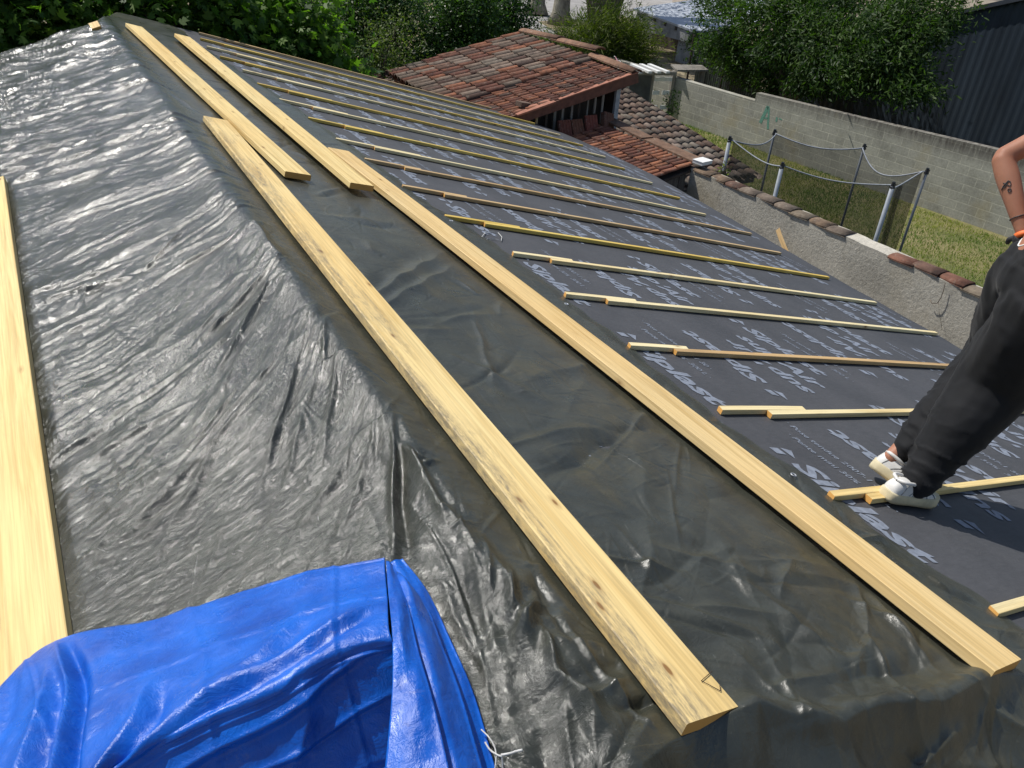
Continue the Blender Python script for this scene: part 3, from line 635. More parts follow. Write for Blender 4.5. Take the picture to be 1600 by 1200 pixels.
# ------------------------------------------------------------------ blue tarpaulin (folded heap)
def catmull(P, n):
    P = np.asarray(P, float); m = len(P); t = np.linspace(0, m-1, n); i = np.clip(t.astype(int), 0, m-2); f = (t-i)
    g = lambda k: P[np.clip(k, 0, m-1)]
    f = f.reshape((-1,)+(1,)*(P.ndim-1)); p0, p1, p2, p3 = g(i-1), g(i), g(i+1), g(i+2)
    p0 = np.where((i == 0).reshape(f.shape), 2*p1-p2, p0); p3 = np.where((i == m-2).reshape(f.shape), 2*p2-p1, p3)
    return .5*((2*p1)+(-p0+p2)*f+(2*p0-5*p1+4*p2-p3)*f**2+(-p0+3*p1-3*p2+p3)*f**3)
def loft(grid, nu, nv):
    a = catmull(np.array(grid, float), nu); return np.swapaxes(catmull(np.swapaxes(a, 0, 1), nv), 0, 1)
def above(px, h):                          # point seen at px, h metres above the tarpaulin surface
    a = onL(px, .062+h); b = onR(px, .062+h); return a if a[0] < 0 else b
def gridmesh(name, G, mat, parent=None, th=0., flip=False):
    nu, nv = G.shape[:2]; id_ = np.arange(nu*nv).reshape(nu, nv)
    F = np.stack([id_[:-1, :-1], id_[1:, :-1], id_[1:, 1:], id_[:-1, 1:]], -1).reshape(-1, 4)
    if flip: F = F[:, ::-1]
    o = mesh(name, G.reshape(-1, 3), F.copy(), mat, parent, True)
    if th:
        m = o.modifiers.new('thickness', 'SOLIDIFY'); m.thickness = th; m.offset = 0
    return o
# rows from the back edge over the crest and down the shaded front
rows = [
    [((-60, 1180), .0), ((-20, 1130), .0), ((25, 1062), .0), ((110, 1012), .0), ((250, 988), .0), ((400, 945), .0), ((520, 912), .0), ((604, 900), .0)],
    [((-60, 1160), .05), ((-14, 1105), .05), ((34, 1040), .05), ((112, 996), .05), ((250, 968), .05), ((400, 921), .05), ((520, 890), .05), ((601, 873), .05)],
    [((-70, 1230), .13), ((-20, 1160), .13), ((50, 1095), .13), ((140, 1050), .13), ((270, 1010), .12), ((410, 955), .11), ((520, 925), .10), ((603, 905), .08)],
    [((-90, 1300), .20), ((-30, 1240), .20), ((60, 1165), .20), ((160, 1105), .20), ((290, 1045), .20), ((420, 1000), .19), ((520, 955), .17), ((606, 940), .15)],
    [((-90, 1420), .26), ((-20, 1350), .26), ((80, 1260), .26), ((180, 1180), .26), ((300, 1115), .26), ((420, 1065), .25), ((520, 1008), .23), ((608, 985), .20)]]
Bp = [[above(p, h) for p, h in r] for r in rows]; cr_ = np.array(Bp[-1])
for dy_, dz_ in ((-.035, -.022), (-.085, -.085), (-.13, -.145), (-.175, -.20), (-.21, -.25), (-.40, -.26)):
    rr_ = cr_+np.array([0, dy_, dz_]); zf = np.array([surf(q[0], q[1])+.06 for q in rr_]); rr_[:, 2] = np.maximum(rr_[:, 2], zf); Bp.append([q for q in rr_])
G = loft(Bp, 240, 260)
U, Vv = np.meshgrid(np.linspace(0, 1, 260), np.linspace(0, 1, 240)); Vv = Vv*1.25     # U across, Vv down
N_ = np.cross(np.gradient(G, axis=1), np.gradient(G, axis=0)); N_ /= np.linalg.norm(N_, axis=2)[..., None]+1e-9
N_ *= np.sign(N_[..., 2:3]+1e-9)
def fold(a, b, w, A, sharp=1.3, one=0.):
    ax, ay = a; bx, by = b; L_ = math.hypot(bx-ax, by-ay); dx, dy = (bx-ax)/L_, (by-ay)/L_
    t = ((U-ax)*dx+(Vv-ay)*dy)/L_; d = -(U-ax)*dy+(Vv-ay)*dx+.012*np.sin(t*7)
    p_ = np.exp(-np.abs(d/w)**sharp)*(sstep(t, -.08, .15)*(1-sstep(t, .8, 1.1)))
    return A*(p_-one*np.exp(-((d-1.8*w)/(1.1*w))**2)*(sstep(t, -.05, .2)*(1-sstep(t, .8, 1.05))))
D = 0
for a, b, w_, A, on in [((.02, .45), (.22, .12), .035, .022, .5), ((.10, .62), (.36, .20), .03, .030, .9), ((.28, .62), (.40, .14), .018, .034, 1.2), ((.34, .60), (.52, .38), .022, .028, .9),
                        ((.22, .75), (.33, .48), .03, .022, .7), ((.45, .56), (.80, .34), .03, .018, .5), ((.55, .5), (.97, .40), .02, .020, .8), ((.40, .75), (.95, .62), .02, .012, .6),
                        ((.5, .85), (.97, .78), .015, .010, .6), ((.60, .10), (.66, .40), .05, .010, .5), ((.80, .10), (.78, .35), .05, .008, .4), ((0, .3), (.12, .1), .03, .02, .6), ((.15, .9), (.3, .6), .03, .02, .6), ((.70, .98), (.78, .6), .03, .015, .5)]:
    D = D+fold(a, b, w_*.8, A*.85, 1.05, on)
D = D+.012*(fbm(U*5, Vv*4, 61, 3)-.45)+.004*(1-np.abs(2*vnoise(U*14+Vv*6, Vv*9, 63)-1))*(Vv < .6)
for d_ in (U-.30-.03*Vv, U-.62+.04*Vv, Vv-.30-.05*U, Vv-.66+.04*U, U-.86, Vv-.10+.03*np.sin(U*5)): D = D+.0038*np.exp(-np.abs(d_)/.006)-.0022*np.exp(-np.abs(d_-.014)/.010)
edge = sstep(Vv, 0, .06)*sstep(1.25-Vv, 0, .05)
G = G+N_*(D*edge)[..., None]
blue = empty('tarpaulin', tuple(above((300, 1150), 0)), 'bright blue tarpaulin folded in a heap at the bottom left', 'tarpaulin')
def addp(o): o.parent = blue; o.matrix_parent_inverse = Matrix.Translation(-Vector(blue.location)); return o
addp(gridmesh('folded_sheet', G, BLUE, None, .002))
# the layered folded edge on the right: stacked strips fanning to the bottom of the picture
def strip(colsL, colsR, bulge, n=90, m=26, seed=0):
    Lc = np.array([above(p, h) for p, h in colsL]); Rc = np.array([above(p, h) for p, h in colsR])
    a, b = catmull(Lc, n), catmull(Rc, n); t = np.linspace(0, 1, m)
    Gs = a[:, None]*(1-t)[None, :, None]+b[:, None]*t[None, :, None]
    S, T_ = np.meshgrid(np.linspace(0, 1, n), t, indexing='ij')
    z = bulge*(1-np.abs(2*T_-.8).clip(0, 1)**1.4)*sstep(S, 0, .15)+.006*(fbm(S*9, T_*3, 71+seed, 3)-.4)*np.sin(math.pi*T_)+.004*np.sin(S*14+T_*5+seed)*np.sin(math.pi*T_)
    Gs[..., 2] += z; return Gs
addp(gridmesh('folded_layer', strip([((603, 876), .075), ((607, 930), .14), ((613, 1000), .19), ((612, 1090), .19), ((596, 1260), .17)],
                                    [((616, 884), .07), ((636, 940), .12), ((652, 1010), .16), ((678, 1100), .17), ((708, 1230), .17)], .010), BLUE, None, .002))
addp(gridmesh('folded_layer', strip([((606, 882), .055), ((626, 930), .10), ((640, 1000), .13), ((662, 1100), .14), ((690, 1230), .14)],
                                    [((630, 900), .04), ((668, 950), .055), ((692, 1010), .07), ((722, 1090), .075), ((762, 1230), .07)], .026, seed=3), BLUE, None, .003))
addp(gridmesh('folded_layer', strip([((608, 880), .03), ((634, 930), .045), ((660, 1000), .05), ((690, 1090), .05), ((730, 1230), .05)],
                                    [((629, 873), .012), ((668, 925), .016), ((704, 1000), .02), ((742, 1090), .022), ((782, 1230), .02)], .012, seed=6), BLUE, None, .003))
addp(gridmesh('folded_layer', strip([((596, 900), .0), ((620, 960), .0), ((640, 1040), .0), ((670, 1110), .0), ((700, 1230), .0)],
                                    [((606, 895), .07), ((630, 950), .10), ((645, 1020), .11), ((668, 1100), .12), ((690, 1230), .12)], .0, seed=8), BLUE, None, .003))
# string tied to it
def curve_tube(px, hs, r, nm, mat, lab=None, cat=None):
    P_ = catmull(np.array([above(p, h) for p, h in zip(px, hs)]), 8*len(px)); mb = MB(); mb.tube(P_, r, 7); o = mb.build(nm, mat, None, True); return tag(o, lab, cat)
s1 = MB()
for px, hs, r in ([[(752, 1140), (764, 1152), (773, 1168), (775, 1185), (772, 1215)], [.04, .05, .05, .05, .03], .0016], [[(758, 1160), (766, 1172), (778, 1180), (784, 1182)], [.04, .05, .06, .06], .002],
                  [[(784, 1182), (785, 1192), (785, 1215)], [.06, .05, .03], .0016], [[(783, 1180), (798, 1177), (807, 1174), (816, 1172)], [.06, .065, .07, .075], .0028]):
    s1.tube(catmull(np.array([above(p, h) for p, h in zip(px, hs)]), 24), r, 7)
tag(s1.build('tie_string', TW, None, True), 'knotted white string sticking out beside the blue tarpaulin at the bottom edge', 'string')
# ------------------------------------------------------------------ neighbouring walls and roofs
def walltiles(px_list, parent, y0, y1, z, x, nm='cap_tile'):
    y = y1
    while y > y0:
        L_ = .34+random.uniform(-.03, .03); mb = MB(); P_ = []; w0 = random.choice([(.26, .13, .09), (.30, .22, .15), (.20, .12, .09), (.28, .24, .18), (.24, .20, .16)])
        zt = z+random.uniform(-.012, .012); tl = random.uniform(-.02, .02)
        nn = 9; V = []
        for j, (yy_, rr) in enumerate(((y-L_-.03, .122), (y, .108))):
            for k in range(nn):
                a = math.pi*k/(nn-1); V.append((x+rr*math.cos(a)+tl*j, yy_, zt+.036*max(math.sin(a), 0)**.6+(.012 if j == 0 else 0)))
        V += [(a, b, c-.014) for a, b, c in V]
        F = [[k, k+1, nn+k+1, nn+k] for k in range(nn-1)]+[[2*nn+k, 3*nn+k, 3*nn+k+1, 2*nn+k+1] for k in range(nn-1)]
        F += [[k, 2*nn+k, 2*nn+k+1, k+1] for k in range(nn-1)]+[[nn+k, nn+k+1, 3*nn+k+1, 3*nn+k] for k in range(nn-1)]
        mb.add(V, F, w0); mb.build(nm, TILE, parent, True); y -= L_
wall = empty('boundary_wall', (0, 0, 0), 'rough concrete boundary wall topped with clay tiles, just beyond the eave', 'wall')
# body with an irregular top
ys_ = np.linspace(-4, 9.32, 120); top = -2.10+.02*np.array([vnoise(y*1.3, 2, 81) for y in ys_])+.012*np.array([vnoise(y*6, 2, 82) for y in ys_])
V = []
for y, t in zip(ys_, top): V += [(8.0, y, GZ), (8.0, y, -2.7), (7.998, y, -2.4), (7.995, y, t), (8.22, y, t+.01), (8.22, y, GZ)]
F = [[i*6+k, i*6+k+1, (i+1)*6+k+1, (i+1)*6+k] for i in range(119) for k in range(5)]+[[0, 5, 4, 3, 2, 1], [119*6+k for k in range(6)]]
mesh('masonry', V, F, CONC, wall)
walltiles(None, wall, 6.55, 9.25, -2.085, 8.10); walltiles(None, wall, 4.3, 5.55, -2.085, 8.10); walltiles(None, wall, -2, 3.9, -2.085, 8.10)
o = plank('wooden_stick', onX((1216, 358), 7.93), onX((1245, 425), 7.80), np.array([-1., 0, .3]), .07, .012, W_BROWN, 'weathered wooden stick leaning on the rough concrete wall', 'stick', None, .02)
rebar = MB(); P_ = [onX(p, 7.96) for p in [(1477, 442), (1474, 455), (1470, 466), (1464, 474), (1456, 474), (1453, 468)]]; rebar.tube(P_, .004, 6)
rebar.tube([onX(p, 7.96) for p in [(1466, 470), (1468, 490), (1472, 515)]], .002, 5)
tag(rebar.build('iron_hook', WIRE, None, True), 'rusty iron hook hanging from the wall top near the worker', 'hook')
RED = [(.25, .105, .068), (.30, .135, .088), (.19, .078, .055), (.38, .16, .09), (.25, .15, .11), (.14, .085, .068), (.29, .22, .17)]
GREYT = [(.30, .26, .21), (.24, .19, .15), (.38, .34, .28), (.20, .15, .12), (.33, .24, .18)]
PINKT = [(.34, .25, .20), (.40, .30, .23), (.27, .19, .15), (.44, .36, .30), (.30, .20, .15)]
def canal_roof(name, O, A, D, na, nd, pitch, step, r, pal, mat, parent, jit=.012, seedv=0, clip=None, thick=.012, hscale=.8):
    """O high corner, A unit across, D unit down the slope; barrel tiles laid in rows"""
    rg = np.random.default_rng(seedv); O, A, D = (np.array(v, float) for v in (O, A, D)); Nn = np.cross(A, D); Nn /= np.linalg.norm(Nn)
    if Nn[2] < 0: Nn = -Nn
    V = []; F = []; Cc = []; k0 = 0; ns_ = 7
    for i in range(na):
        for j in range(nd):
            for inv in (1, 0):
                ca = O+A*((i+(.5 if inv else 0))*pitch+rg.normal(0, jit*.5))+D*(j*step+rg.normal(0, jit))
                if clip and not clip(ca): continue
                c_ = np.array(pal[rg.integers(len(pal))])*rg.uniform(.7, 1.2); rot = rg.normal(0, .025); ln_ = step*1.22
                dd = D+A*rot; aa = A-D*rot
                for t_, rr, lf_ in ((0, r*.86, .0), (1, r, .022)):
                    for k in range(ns_):
                        an = math.pi*k/(ns_-1); hh = math.sin(an)*rr*hscale
                        q = ca+dd*(ln_*t_)+aa*(rr*math.cos(an))+Nn*((-hh+.03 if inv else hh+.02)+lf_*(0 if inv else 1))
                        V.append(q); Cc.append(c_)
                for k in range(ns_-1): F.append([k0+k, k0+k+1, k0+ns_+k+1, k0+ns_+k])
                # butt end thickness
                if not inv:
                    for k in range(ns_):
                        V.append(V[k0+ns_+k]-Nn*thick-(A*(math.cos(math.pi*k/(ns_-1))*thick))); Cc.append(c_*.6)
                    for k in range(ns_-1): F.append([k0+ns_+k, k0+ns_+k+1, k0+2*ns_+k+1, k0+2*ns_+k])
                    k0 += 3*ns_
                else: k0 += 2*ns_
    return mesh(name, np.array(V), np.array(F), mat, parent, True, col=np.array(Cc))
# upper shed
SL = .22; dn = math.hypot(1, SL); Dn = np.array([-1, 0, -SL])/dn
shed = empty('tiled_shed', (0, 0, 0), 'red barrel-tiled shed with a brown fascia and slatted side, beyond the roof', 'shed')
def zup(x): return -1.20-.22*(8.6-x)
canal_roof('tile_roof', (8.58, 11.84, -1.21), (0, 1, 0), Dn, 11, 12, .118, .245, .052, RED[:4]+RED[5:6]+RED[2:3], TILE, shed, seedv=1, clip=lambda c: c[0] > 5.95)
canal_roof('tile_roof', (8.60, 13.10, -1.17), (0, 1, 0), Dn, 15, 8, .200, .385, .088, RED+GREYT[:2]+[(.38, .30, .24)], TILE, shed, seedv=2, jit=.02, clip=lambda c: c[0] > 5.75)
canal_roof('lower_tile_roof', (6.0, 13.6, -2.02), (0, 1, 0), Dn, 19, 5, .16, .36, .066, GREYT+[(.40, .39, .36), (.30, .12, .08)], TILE_G, shed, seedv=3, jit=.03)
canal_roof('lower_tile_roof', (5.5, 15.9, -1.98), (0, 1, 0), Dn, 4, 3, .2, .36, .085, RED, TILE, shed, seedv=4, jit=.03)
mb = MB()
mb.add([(8.62, 11.8, -1.24), (8.62, 16.1, -1.22), (5.8, 16.1, -1.87), (5.8, 11.9, -1.87), (8.62, 11.8, -1.30), (8.62, 16.1, -1.28), (5.8, 16.1, -1.93), (5.8, 11.9, -1.93)],
       [[0, 1, 2, 3], [4, 7, 6, 5], [0, 4, 5, 1], [1, 5, 6, 2], [2, 6, 7, 3], [3, 7, 4, 0]])
mb.add([(6.1, 13.6, -2.06), (6.1, 16.7, -2.06), (4.2, 16.7, -2.48), (4.2, 13.6, -2.48), (6.1, 13.6, -2.12), (6.1, 16.7, -2.12), (4.2, 16.7, -2.54), (4.2, 13.6, -2.54)],
       [[0, 1, 2, 3], [4, 7, 6, 5], [0, 4, 5, 1], [1, 5, 6, 2], [2, 6, 7, 3], [3, 7, 4, 0]])
mb.build('roof_boarding', OLDWOOD, shed)
mb = MB(); mb.bar((8.66, 11.78, -1.235), (5.83, 11.78, -1.855), .03, .17); mb.build('fascia', FLAT_BROWN, shed)
mb = MB(); mb.bar((8.64, 11.80, -1.135), (7.0, 11.80, -1.505), .10, .02); mb.bar((6.9, 11.82, -1.53), (6.15, 11.82, -1.70), .22, .03, c_=(1, .8, .7)); mb.build('verge_board', simple('red_board', (.32, .13, .08), .8, .3, 10), shed)
# ridge caps (long flat tiles, one lifted)
for k, (ya, yb, za, zb, xo) in enumerate([(11.75, 13.15, -1.13, -1.09, 8.60), (13.0, 14.6, -.97, -1.04, 8.66), (14.4, 15.9, -1.0, -1.08, 8.66)]):
    mb = MB(); V = []
    for y, z in ((ya, za), (yb, zb)):
        for q in range(7):
            a = math.pi*q/6; V.append((xo+.12*math.cos(a), y, z+.05*math.sin(a)))
    V += [(a, b, c-.02) for a, b, c in V]
    F = [[q, q+1, 8+q, 7+q] for q in range(6)]+[[14+q, 21+q, 22+q, 15+q] for q in range(6)]+[[q, 14+q, 15+q, q+1] for q in range(6)]+[[7+q, 8+q, 22+q, 21+q] for q in range(6)]
    mb.add(V, F, (.34, .20, .13)); mb.build('ridge_tile', TILE, shed, True)
mb = MB(); mb.tube([(5.80, 11.95, -1.92), (5.79, 12.8, -1.94), (5.78, 13.75, -1.965)], .045, 10); mb.build('gutter', ZINC, shed, True)
mb = MB(); mb.box((7.15, 12.35, (-1.7+GZ)/2), (1.25, .02, (-1.7-GZ)/2)); mb.box((8.38, 14.0, (-1.25+GZ)/2), (.03, 2.0, (-1.3-GZ)/2)); mb.box((5.9, 14.2, (-1.9+GZ)/2), (.03, 2.2, (-1.95-GZ)/2))
mb.build('wall', OLDWOOD, shed)
for k in range(13):
    x = 6.0+k*.175+random.uniform(-.03, .03); z1 = zup(x)-.15; ln_ = random.choice([.35, .5, .75, .8, .8])
    mb = MB(); mb.box((x, 11.95+random.uniform(0, .05), z1-ln_/2), (random.uniform(.012, .028), .012, ln_/2)); mb.build('slat', random.choice([GREYWOOD, GREYWOOD, W_BROWN, OLDWOOD]), shed)
mb = MB(); mb.box((8.36, 11.93, -1.72), (.045, .03, .46)); mb.build('post', simple('grey_post', (.36, .38, .40), .7, .25, 8), shed)
mb = MB(); mb.box((0, 0, 0), (.13, .07, .04), c_=(.26, .19, .15)); o = mb.build('brick', TILE_G); o.location = tuple(onX((841, 157), 6.5)+np.array([0, 0, .03])); o.rotation_euler = (.05, .2, .3)
o.location = (6.42, 12.0, -1.60); tag(o, 'single grey brick lying on the lower corner of the red shed roof', 'brick')
# lean-to
lean = empty('lean_to', (0, 0, 0), 'low red-tiled lean-to against the boundary wall, with a dark plank front', 'lean-to')
SL2 = .19; D2 = np.array([-1, 0, -SL2])/math.hypot(1, SL2)
canal_roof('tile_roof', (8.02, 9.36, -2.05), (0, 1, 0), D2, 21, 13, .122, .25, .053, RED[:4]+[(.46, .20, .11), (.22, .10, .07)], TILE, lean, seedv=7, jit=.012)
mb = MB(); mb.add([(8.1, 9.3, -2.09), (8.1, 11.95, -2.09), (5.0, 11.95, -2.68), (5.0, 9.3, -2.68), (8.1, 9.3, -2.13), (8.1, 11.95, -2.13), (5.0, 11.95, -2.72), (5.0, 9.3, -2.72)],
       [[0, 1, 2, 3], [4, 7, 6, 5], [0, 4, 5, 1], [1, 5, 6, 2], [2, 6, 7, 3], [3, 7, 4, 0]]); mb.build('roof_boarding', OLDWOOD, lean)
mb = MB()
for k in range(17):
    x = 7.92-.13*k; z1 = -2.14-.19*(8.1-x); mb.box((x, 9.40+.012*(k % 2), (z1+GZ)/2), (.062, .01, (z1-GZ)/2), c_=(1, 1, 1))
mb.build('plank_front', simple('weathered_planks', (.13, .12, .11), .85, .6, 6, .5, .006, stretch=(3, 3, .3)), lean)
mb = MB(); mb.bar((8.13, 9.25, -1.985), (8.15, 10.6, -1.98), .27, .03, c_=(.27, .17, .115)); mb.bar((8.13, 10.65, -1.97), (8.2, 11.95, -1.96), .25, .03, c_=(.25, .16, .11)); mb.build('ridge_board', TILE, lean)
mb = MB(); mb.box((0, 0, .02), (.12, .10, .025)); mb.box((.0, 0, .048), (.125, .105, .003)); o = mb.build('concrete_slab', WHITEP); o.location = (8.12, 9.22, -1.985); o.rotation_euler = (0, 0, .15)
tag(o, 'small white slab on the corner where the boundary wall meets the lean-to', 'slab')
# interlocking tiles leaning on the slatted side
def flat_tile(loc, rot, col, lab, nst=1):
    e = empty('spare_tiles', loc, lab, 'tile', 'spare roof tiles leaning against the slatted shed side')
    for k in range(nst):
        mb = MB(); mb.box((0, 0, .2), (.125, .012, .19), c_=col)
        for q in (-.09, -.03, .03, .09): mb.box((q, -.014, .2), (.010, .006, .185), c_=np.array(col)*1.1)
        mb.box((0, -.018, .02), (.125, .010, .012), c_=(.36, .24, .08)); o = mb.build('tile', TILE, e, bevel=.003); o.location = (0, .035*k, .0)
    e.rotation_euler = rot; return e
for px, rot, col, lab, ns_ in [((887, 216), (-.42, 0, .0), (.26, .10, .07), 'first stack of spare ribbed red tiles, nearest the roof eave', 2), ((908, 214), (-.5, .0, .05), (.28, .13, .08), 'low brown stack of spare tiles, second from the left against the slats', 2),
                         ((928, 208), (-.42, 0, -.03), (.32, .11, .08), 'upright stack of spare red tiles beside the tilted one', 2), ((952, 203), (-.45, .28, .1), (.25, .13, .09), 'spare tiles tilted sideways by the grey post', 3)]:
    p = onY(px, 11.62); p[2] -= .08; flat_tile(tuple(p), rot, col, lab, ns_)
# grey-brown roof beyond the wall
low = empty('low_tiled_roof', (0, 0, 0), 'long low roof of pinkish grey curved tiles behind the boundary wall', 'roof')
D3 = np.array([0, -1, -.15])/math.hypot(1, .15)
canal_roof('tile_roof', (8.7, 16.9, -2.02), (1, 0, 0), D3, 13, 24, .185, .262, .080, PINKT+GREYT[:3], TILE_G, low, seedv=9, jit=.014)
mb = MB(); mb.add([(8.6, 17, -2.07), (11.1, 17, -2.07), (11.1, 10.85, -2.99), (8.6, 10.85, -2.99), (8.6, 17, -2.13), (11.1, 17, -2.13), (11.1, 10.85, -3.05), (8.6, 10.85, -3.05)],
       [[0, 1, 2, 3][::-1], [4, 5, 6, 7], [0, 1, 5, 4], [1, 2, 6, 5], [2, 3, 7, 6], [3, 0, 4, 7]]); mb.build('roof_boarding', OLDWOOD, low)
mb = MB(); mb.box((9.85, 10.82, -3.06), (1.25, .03, .07)); mb.build('eave_board', simple('dark_board', (.07, .075, .085), .6, .3, 6), low)
mb = MB(); mb.box((9.9, 14, (-2.9+GZ)/2), (1.0, 2.8, (-2.9-GZ)/2-.15)); mb.build('wall', CONC, low)
# ------------------------------------------------------------------ far block wall with graffiti
bw_ = empty('block_wall', (17.0, 8.3, GZ), 'grey concrete block wall with green graffiti, across the lawn', 'wall')
A0 = np.array([17.35, 4.0, 0]); A1 = np.array([16.35, 18.6, 0]); dW = (A1-A0)[:2]; LW = np.hypot(*dW); angW = math.atan2(-dW[0], dW[1])
bw_.location = (A0[0], A0[1], GZ); bw_.rotation_euler = (0, 0, angW)
def wpt(px):                                # local (y along, z) of a pixel on the wall face
    nrm = np.array([dW[1], -dW[0], 0])/LW; P_ = hit(px, (A0[0], A0[1], 0), nrm); return (P_-A0)[:2].dot(dW/LW), P_[2]-GZ
ystep, _ = wpt((1180, 150)); yg, zg0 = wpt((1180, 145)); _, zl = wpt((1182, 157)); _, z_near = wpt((1548, 232))
def tz(y): return 1.70+.0*y
prof = [(0, 1.66), (4, 1.66), (8, 1.64), (ystep, 1.60)]; zt0 = wpt((1550, 232)); zt1 = wpt((1340, 183)); zt2 = wpt((1182, 145))
prof = [(-6, zt0[1]+.02), (zt0[0], zt0[1]), (zt1[0], zt1[1]), (zt2[0], zt2[1])]
yl1, zl1 = wpt((1178, 157)); yl2, zl2 = wpt((1085, 130)); yl3, zl3 = wpt((1030, 117))
prof2 = [(zt2[0]+.002, zl1), (yl2, zl2), (min(yl3, 17.5), zl2+.02), (24, zl2+.02)]
for nm, pf in (('masonry', prof), ('masonry', prof2)):
    V = []; 
    for y, z in pf: V += [(0, y, -.0), (0, y, z), (.2, y, z), (.2, y, 0)]
    F = [[i*4+k, (i+1)*4+k, (i+1)*4+k+1, i*4+k+1] for i in range(len(pf)-1) for k in range(3)]+[[0, 1, 2, 3], [len(pf)*4-4+k for k in (3, 2, 1, 0)]]
    mesh(nm, V, F, BLOCK, bw_)
gm = simple('green_paint', (.13, .30, .23), .8, .35, 40)
mb = MB()
def stroke(pts, w_):
    pts = [wpt(p) for p in pts]
    for (y0, z0), (y1, z1) in zip(pts, pts[1:]):
        d = np.array([y1-y0, z1-z0]); d /= np.linalg.norm(d)+1e-9; nn = np.array([-d[1], d[0]])*w_/2
        Q = [(-.004, y0+nn[0], z0+nn[1]), (-.004, y1+nn[0], z1+nn[1]), (-.004, y1-nn[0], z1-nn[1]), (-.004, y0-nn[0], z0-nn[1])]
        mb.add(Q, [[0, 1, 2, 3]])
stroke([(1188, 192), (1192, 183), (1196, 175), (1200, 166)], .10); stroke([(1200, 166), (1201, 172)], .09); stroke([(1201, 172), (1201, 182), (1200, 192), (1200, 202)], .065); stroke([(1193, 184), (1201, 185)], .04); stroke([(1214, 183), (1213, 190)], .06); stroke([(1217, 185), (1222, 187)], .03)
mb.build('graffiti', gm, bw_)
# ------------------------------------------------------------------ trampoline
tr = empty('trampoline', (10.9, 8.75, GZ), 'round garden trampoline with a safety net on grey poles, on the lawn behind the wall', 'trampoline')
TZ = -2.10; pp = [onZ(p, TZ) for p in [(1140, 219), (1210, 208), (1350, 231), (1448, 269), (1395, 291), (1222, 260)]]
near = [0, 4, 5, 3]
polem = simple('foam_pole', (.30, .33, .37), .55, .2, 8); poled = simple('dark_pole', (.12, .14, .17), .5, .2, 8)
ctr = sum(pp)/6
for i, p in enumerate(pp):
    foam = i in (0, 4, 5); mb = MB(); q = p.copy(); mb.tube([(q[0], q[1], GZ), (q[0], q[1], TZ)], .035 if foam else .022, 12); po = mb.build('pole', polem if foam else poled, tr, True)
    mb = MB(); mb.tube([(q[0], q[1], TZ-.03), (q[0], q[1], TZ+.07)], [.040, .024], 10); mb.box((q[0]+.03, q[1], TZ+.02), (.03, .012, .012)); c_ = mb.build('pole_cap', BLACKP, po)
for o in tr.children:
    o.matrix_parent_inverse = Matrix.Translation(-Vector(tr.location))
def par(o): o.parent = tr; o.matrix_parent_inverse = Matrix.Translation(-Vector(tr.location)); return o
nm, n, P, L = new_mat('safety_net'); P.inputs['Base Color'].default_value = (.018, .02, .018, 1); P.inputs['Roughness'].default_value = .8
tb = ND(n, 'ShaderNodeBsdfTransparent'); ms = ND(n, 'ShaderNodeMixShader'); ms.inputs[0].default_value = .44; L(tb.outputs[0], ms.inputs[1]); L(P.outputs[0], ms.inputs[2]); L(ms.outputs[0], n.nodes['Material Output'].inputs['Surface'])
order = [0, 1, 2, 3, 4, 5]; V = []; rope = []; n_seg = 14; bedz = -3.80
for a in range(6):
    p, q = pp[order[a]], pp[order[(a+1) % 6]]; sag = [.10, .10, .26, .20, .12, .14][a]; inn = lambda v: v+(ctr-v)*.04
    rp = []
    for k in range(n_seg+1):
        t = k/n_seg; m_ = inn(p)*(1-t)+inn(q)*t; m_ = m_+(ctr-m_)*(.16*4*t*(1-t)*.6); m_ = np.array([m_[0], m_[1], TZ-sag*4*t*(1-t)]); rp.append(m_)
    mb = MB(); mb.tube([p+np.array([0, 0, .01])]+rp+[q+np.array([0, 0, .01])], .012, 6); par(mb.build('net_rope', simple('rope', (.24, .26, .29), .7, .2, 20) if a == 0 else bpy.data.materials['rope'], None, True))
    nz = 10; GG = np.array([[np.array([m_[0], m_[1], m_[2]*(1-j/nz)+bedz*j/nz]) for m_ in rp] for j in range(nz+1)])
    par(gridmesh('net', GG, nm))
    if a == 3:
        gath = np.array([[rp[5]*(1-j/12)+np.array([rp[5][0]+.1, rp[5][1], bedz])*(j/12)+np.array([.05*math.cos(k), .05*math.sin(k), 0]) for k in np.linspace(0, 6.28, 9)] for j in range(13)])
        par(gridmesh('net_flap', gath, nm))
ring = [(ctr[0]+1.32*math.cos(k), ctr[1]+1.32*math.sin(k), bedz) for k in np.linspace(0, 2*math.pi, 49)]
mb = MB(); mb.tube(ring, .03, 8, False); par(mb.build('frame', BLACKP, None, True))
mb = MB(); mb.add([(ctr[0]+1.2*math.cos(k), ctr[1]+1.2*math.sin(k), bedz-.01) for k in np.linspace(0, 2*math.pi, 48, endpoint=False)], [list(range(48))]); par(mb.build('jumping_mat', BLACKP))
for k in range(4):
    a = k*math.pi/2+.4; mb = MB(); mb.tube([(ctr[0]+1.3*math.cos(a), ctr[1]+1.3*math.sin(a), bedz), (ctr[0]+1.3*math.cos(a), ctr[1]+1.3*math.sin(a), GZ)], .025, 8); par(mb.build('leg', STEEL, None, True))
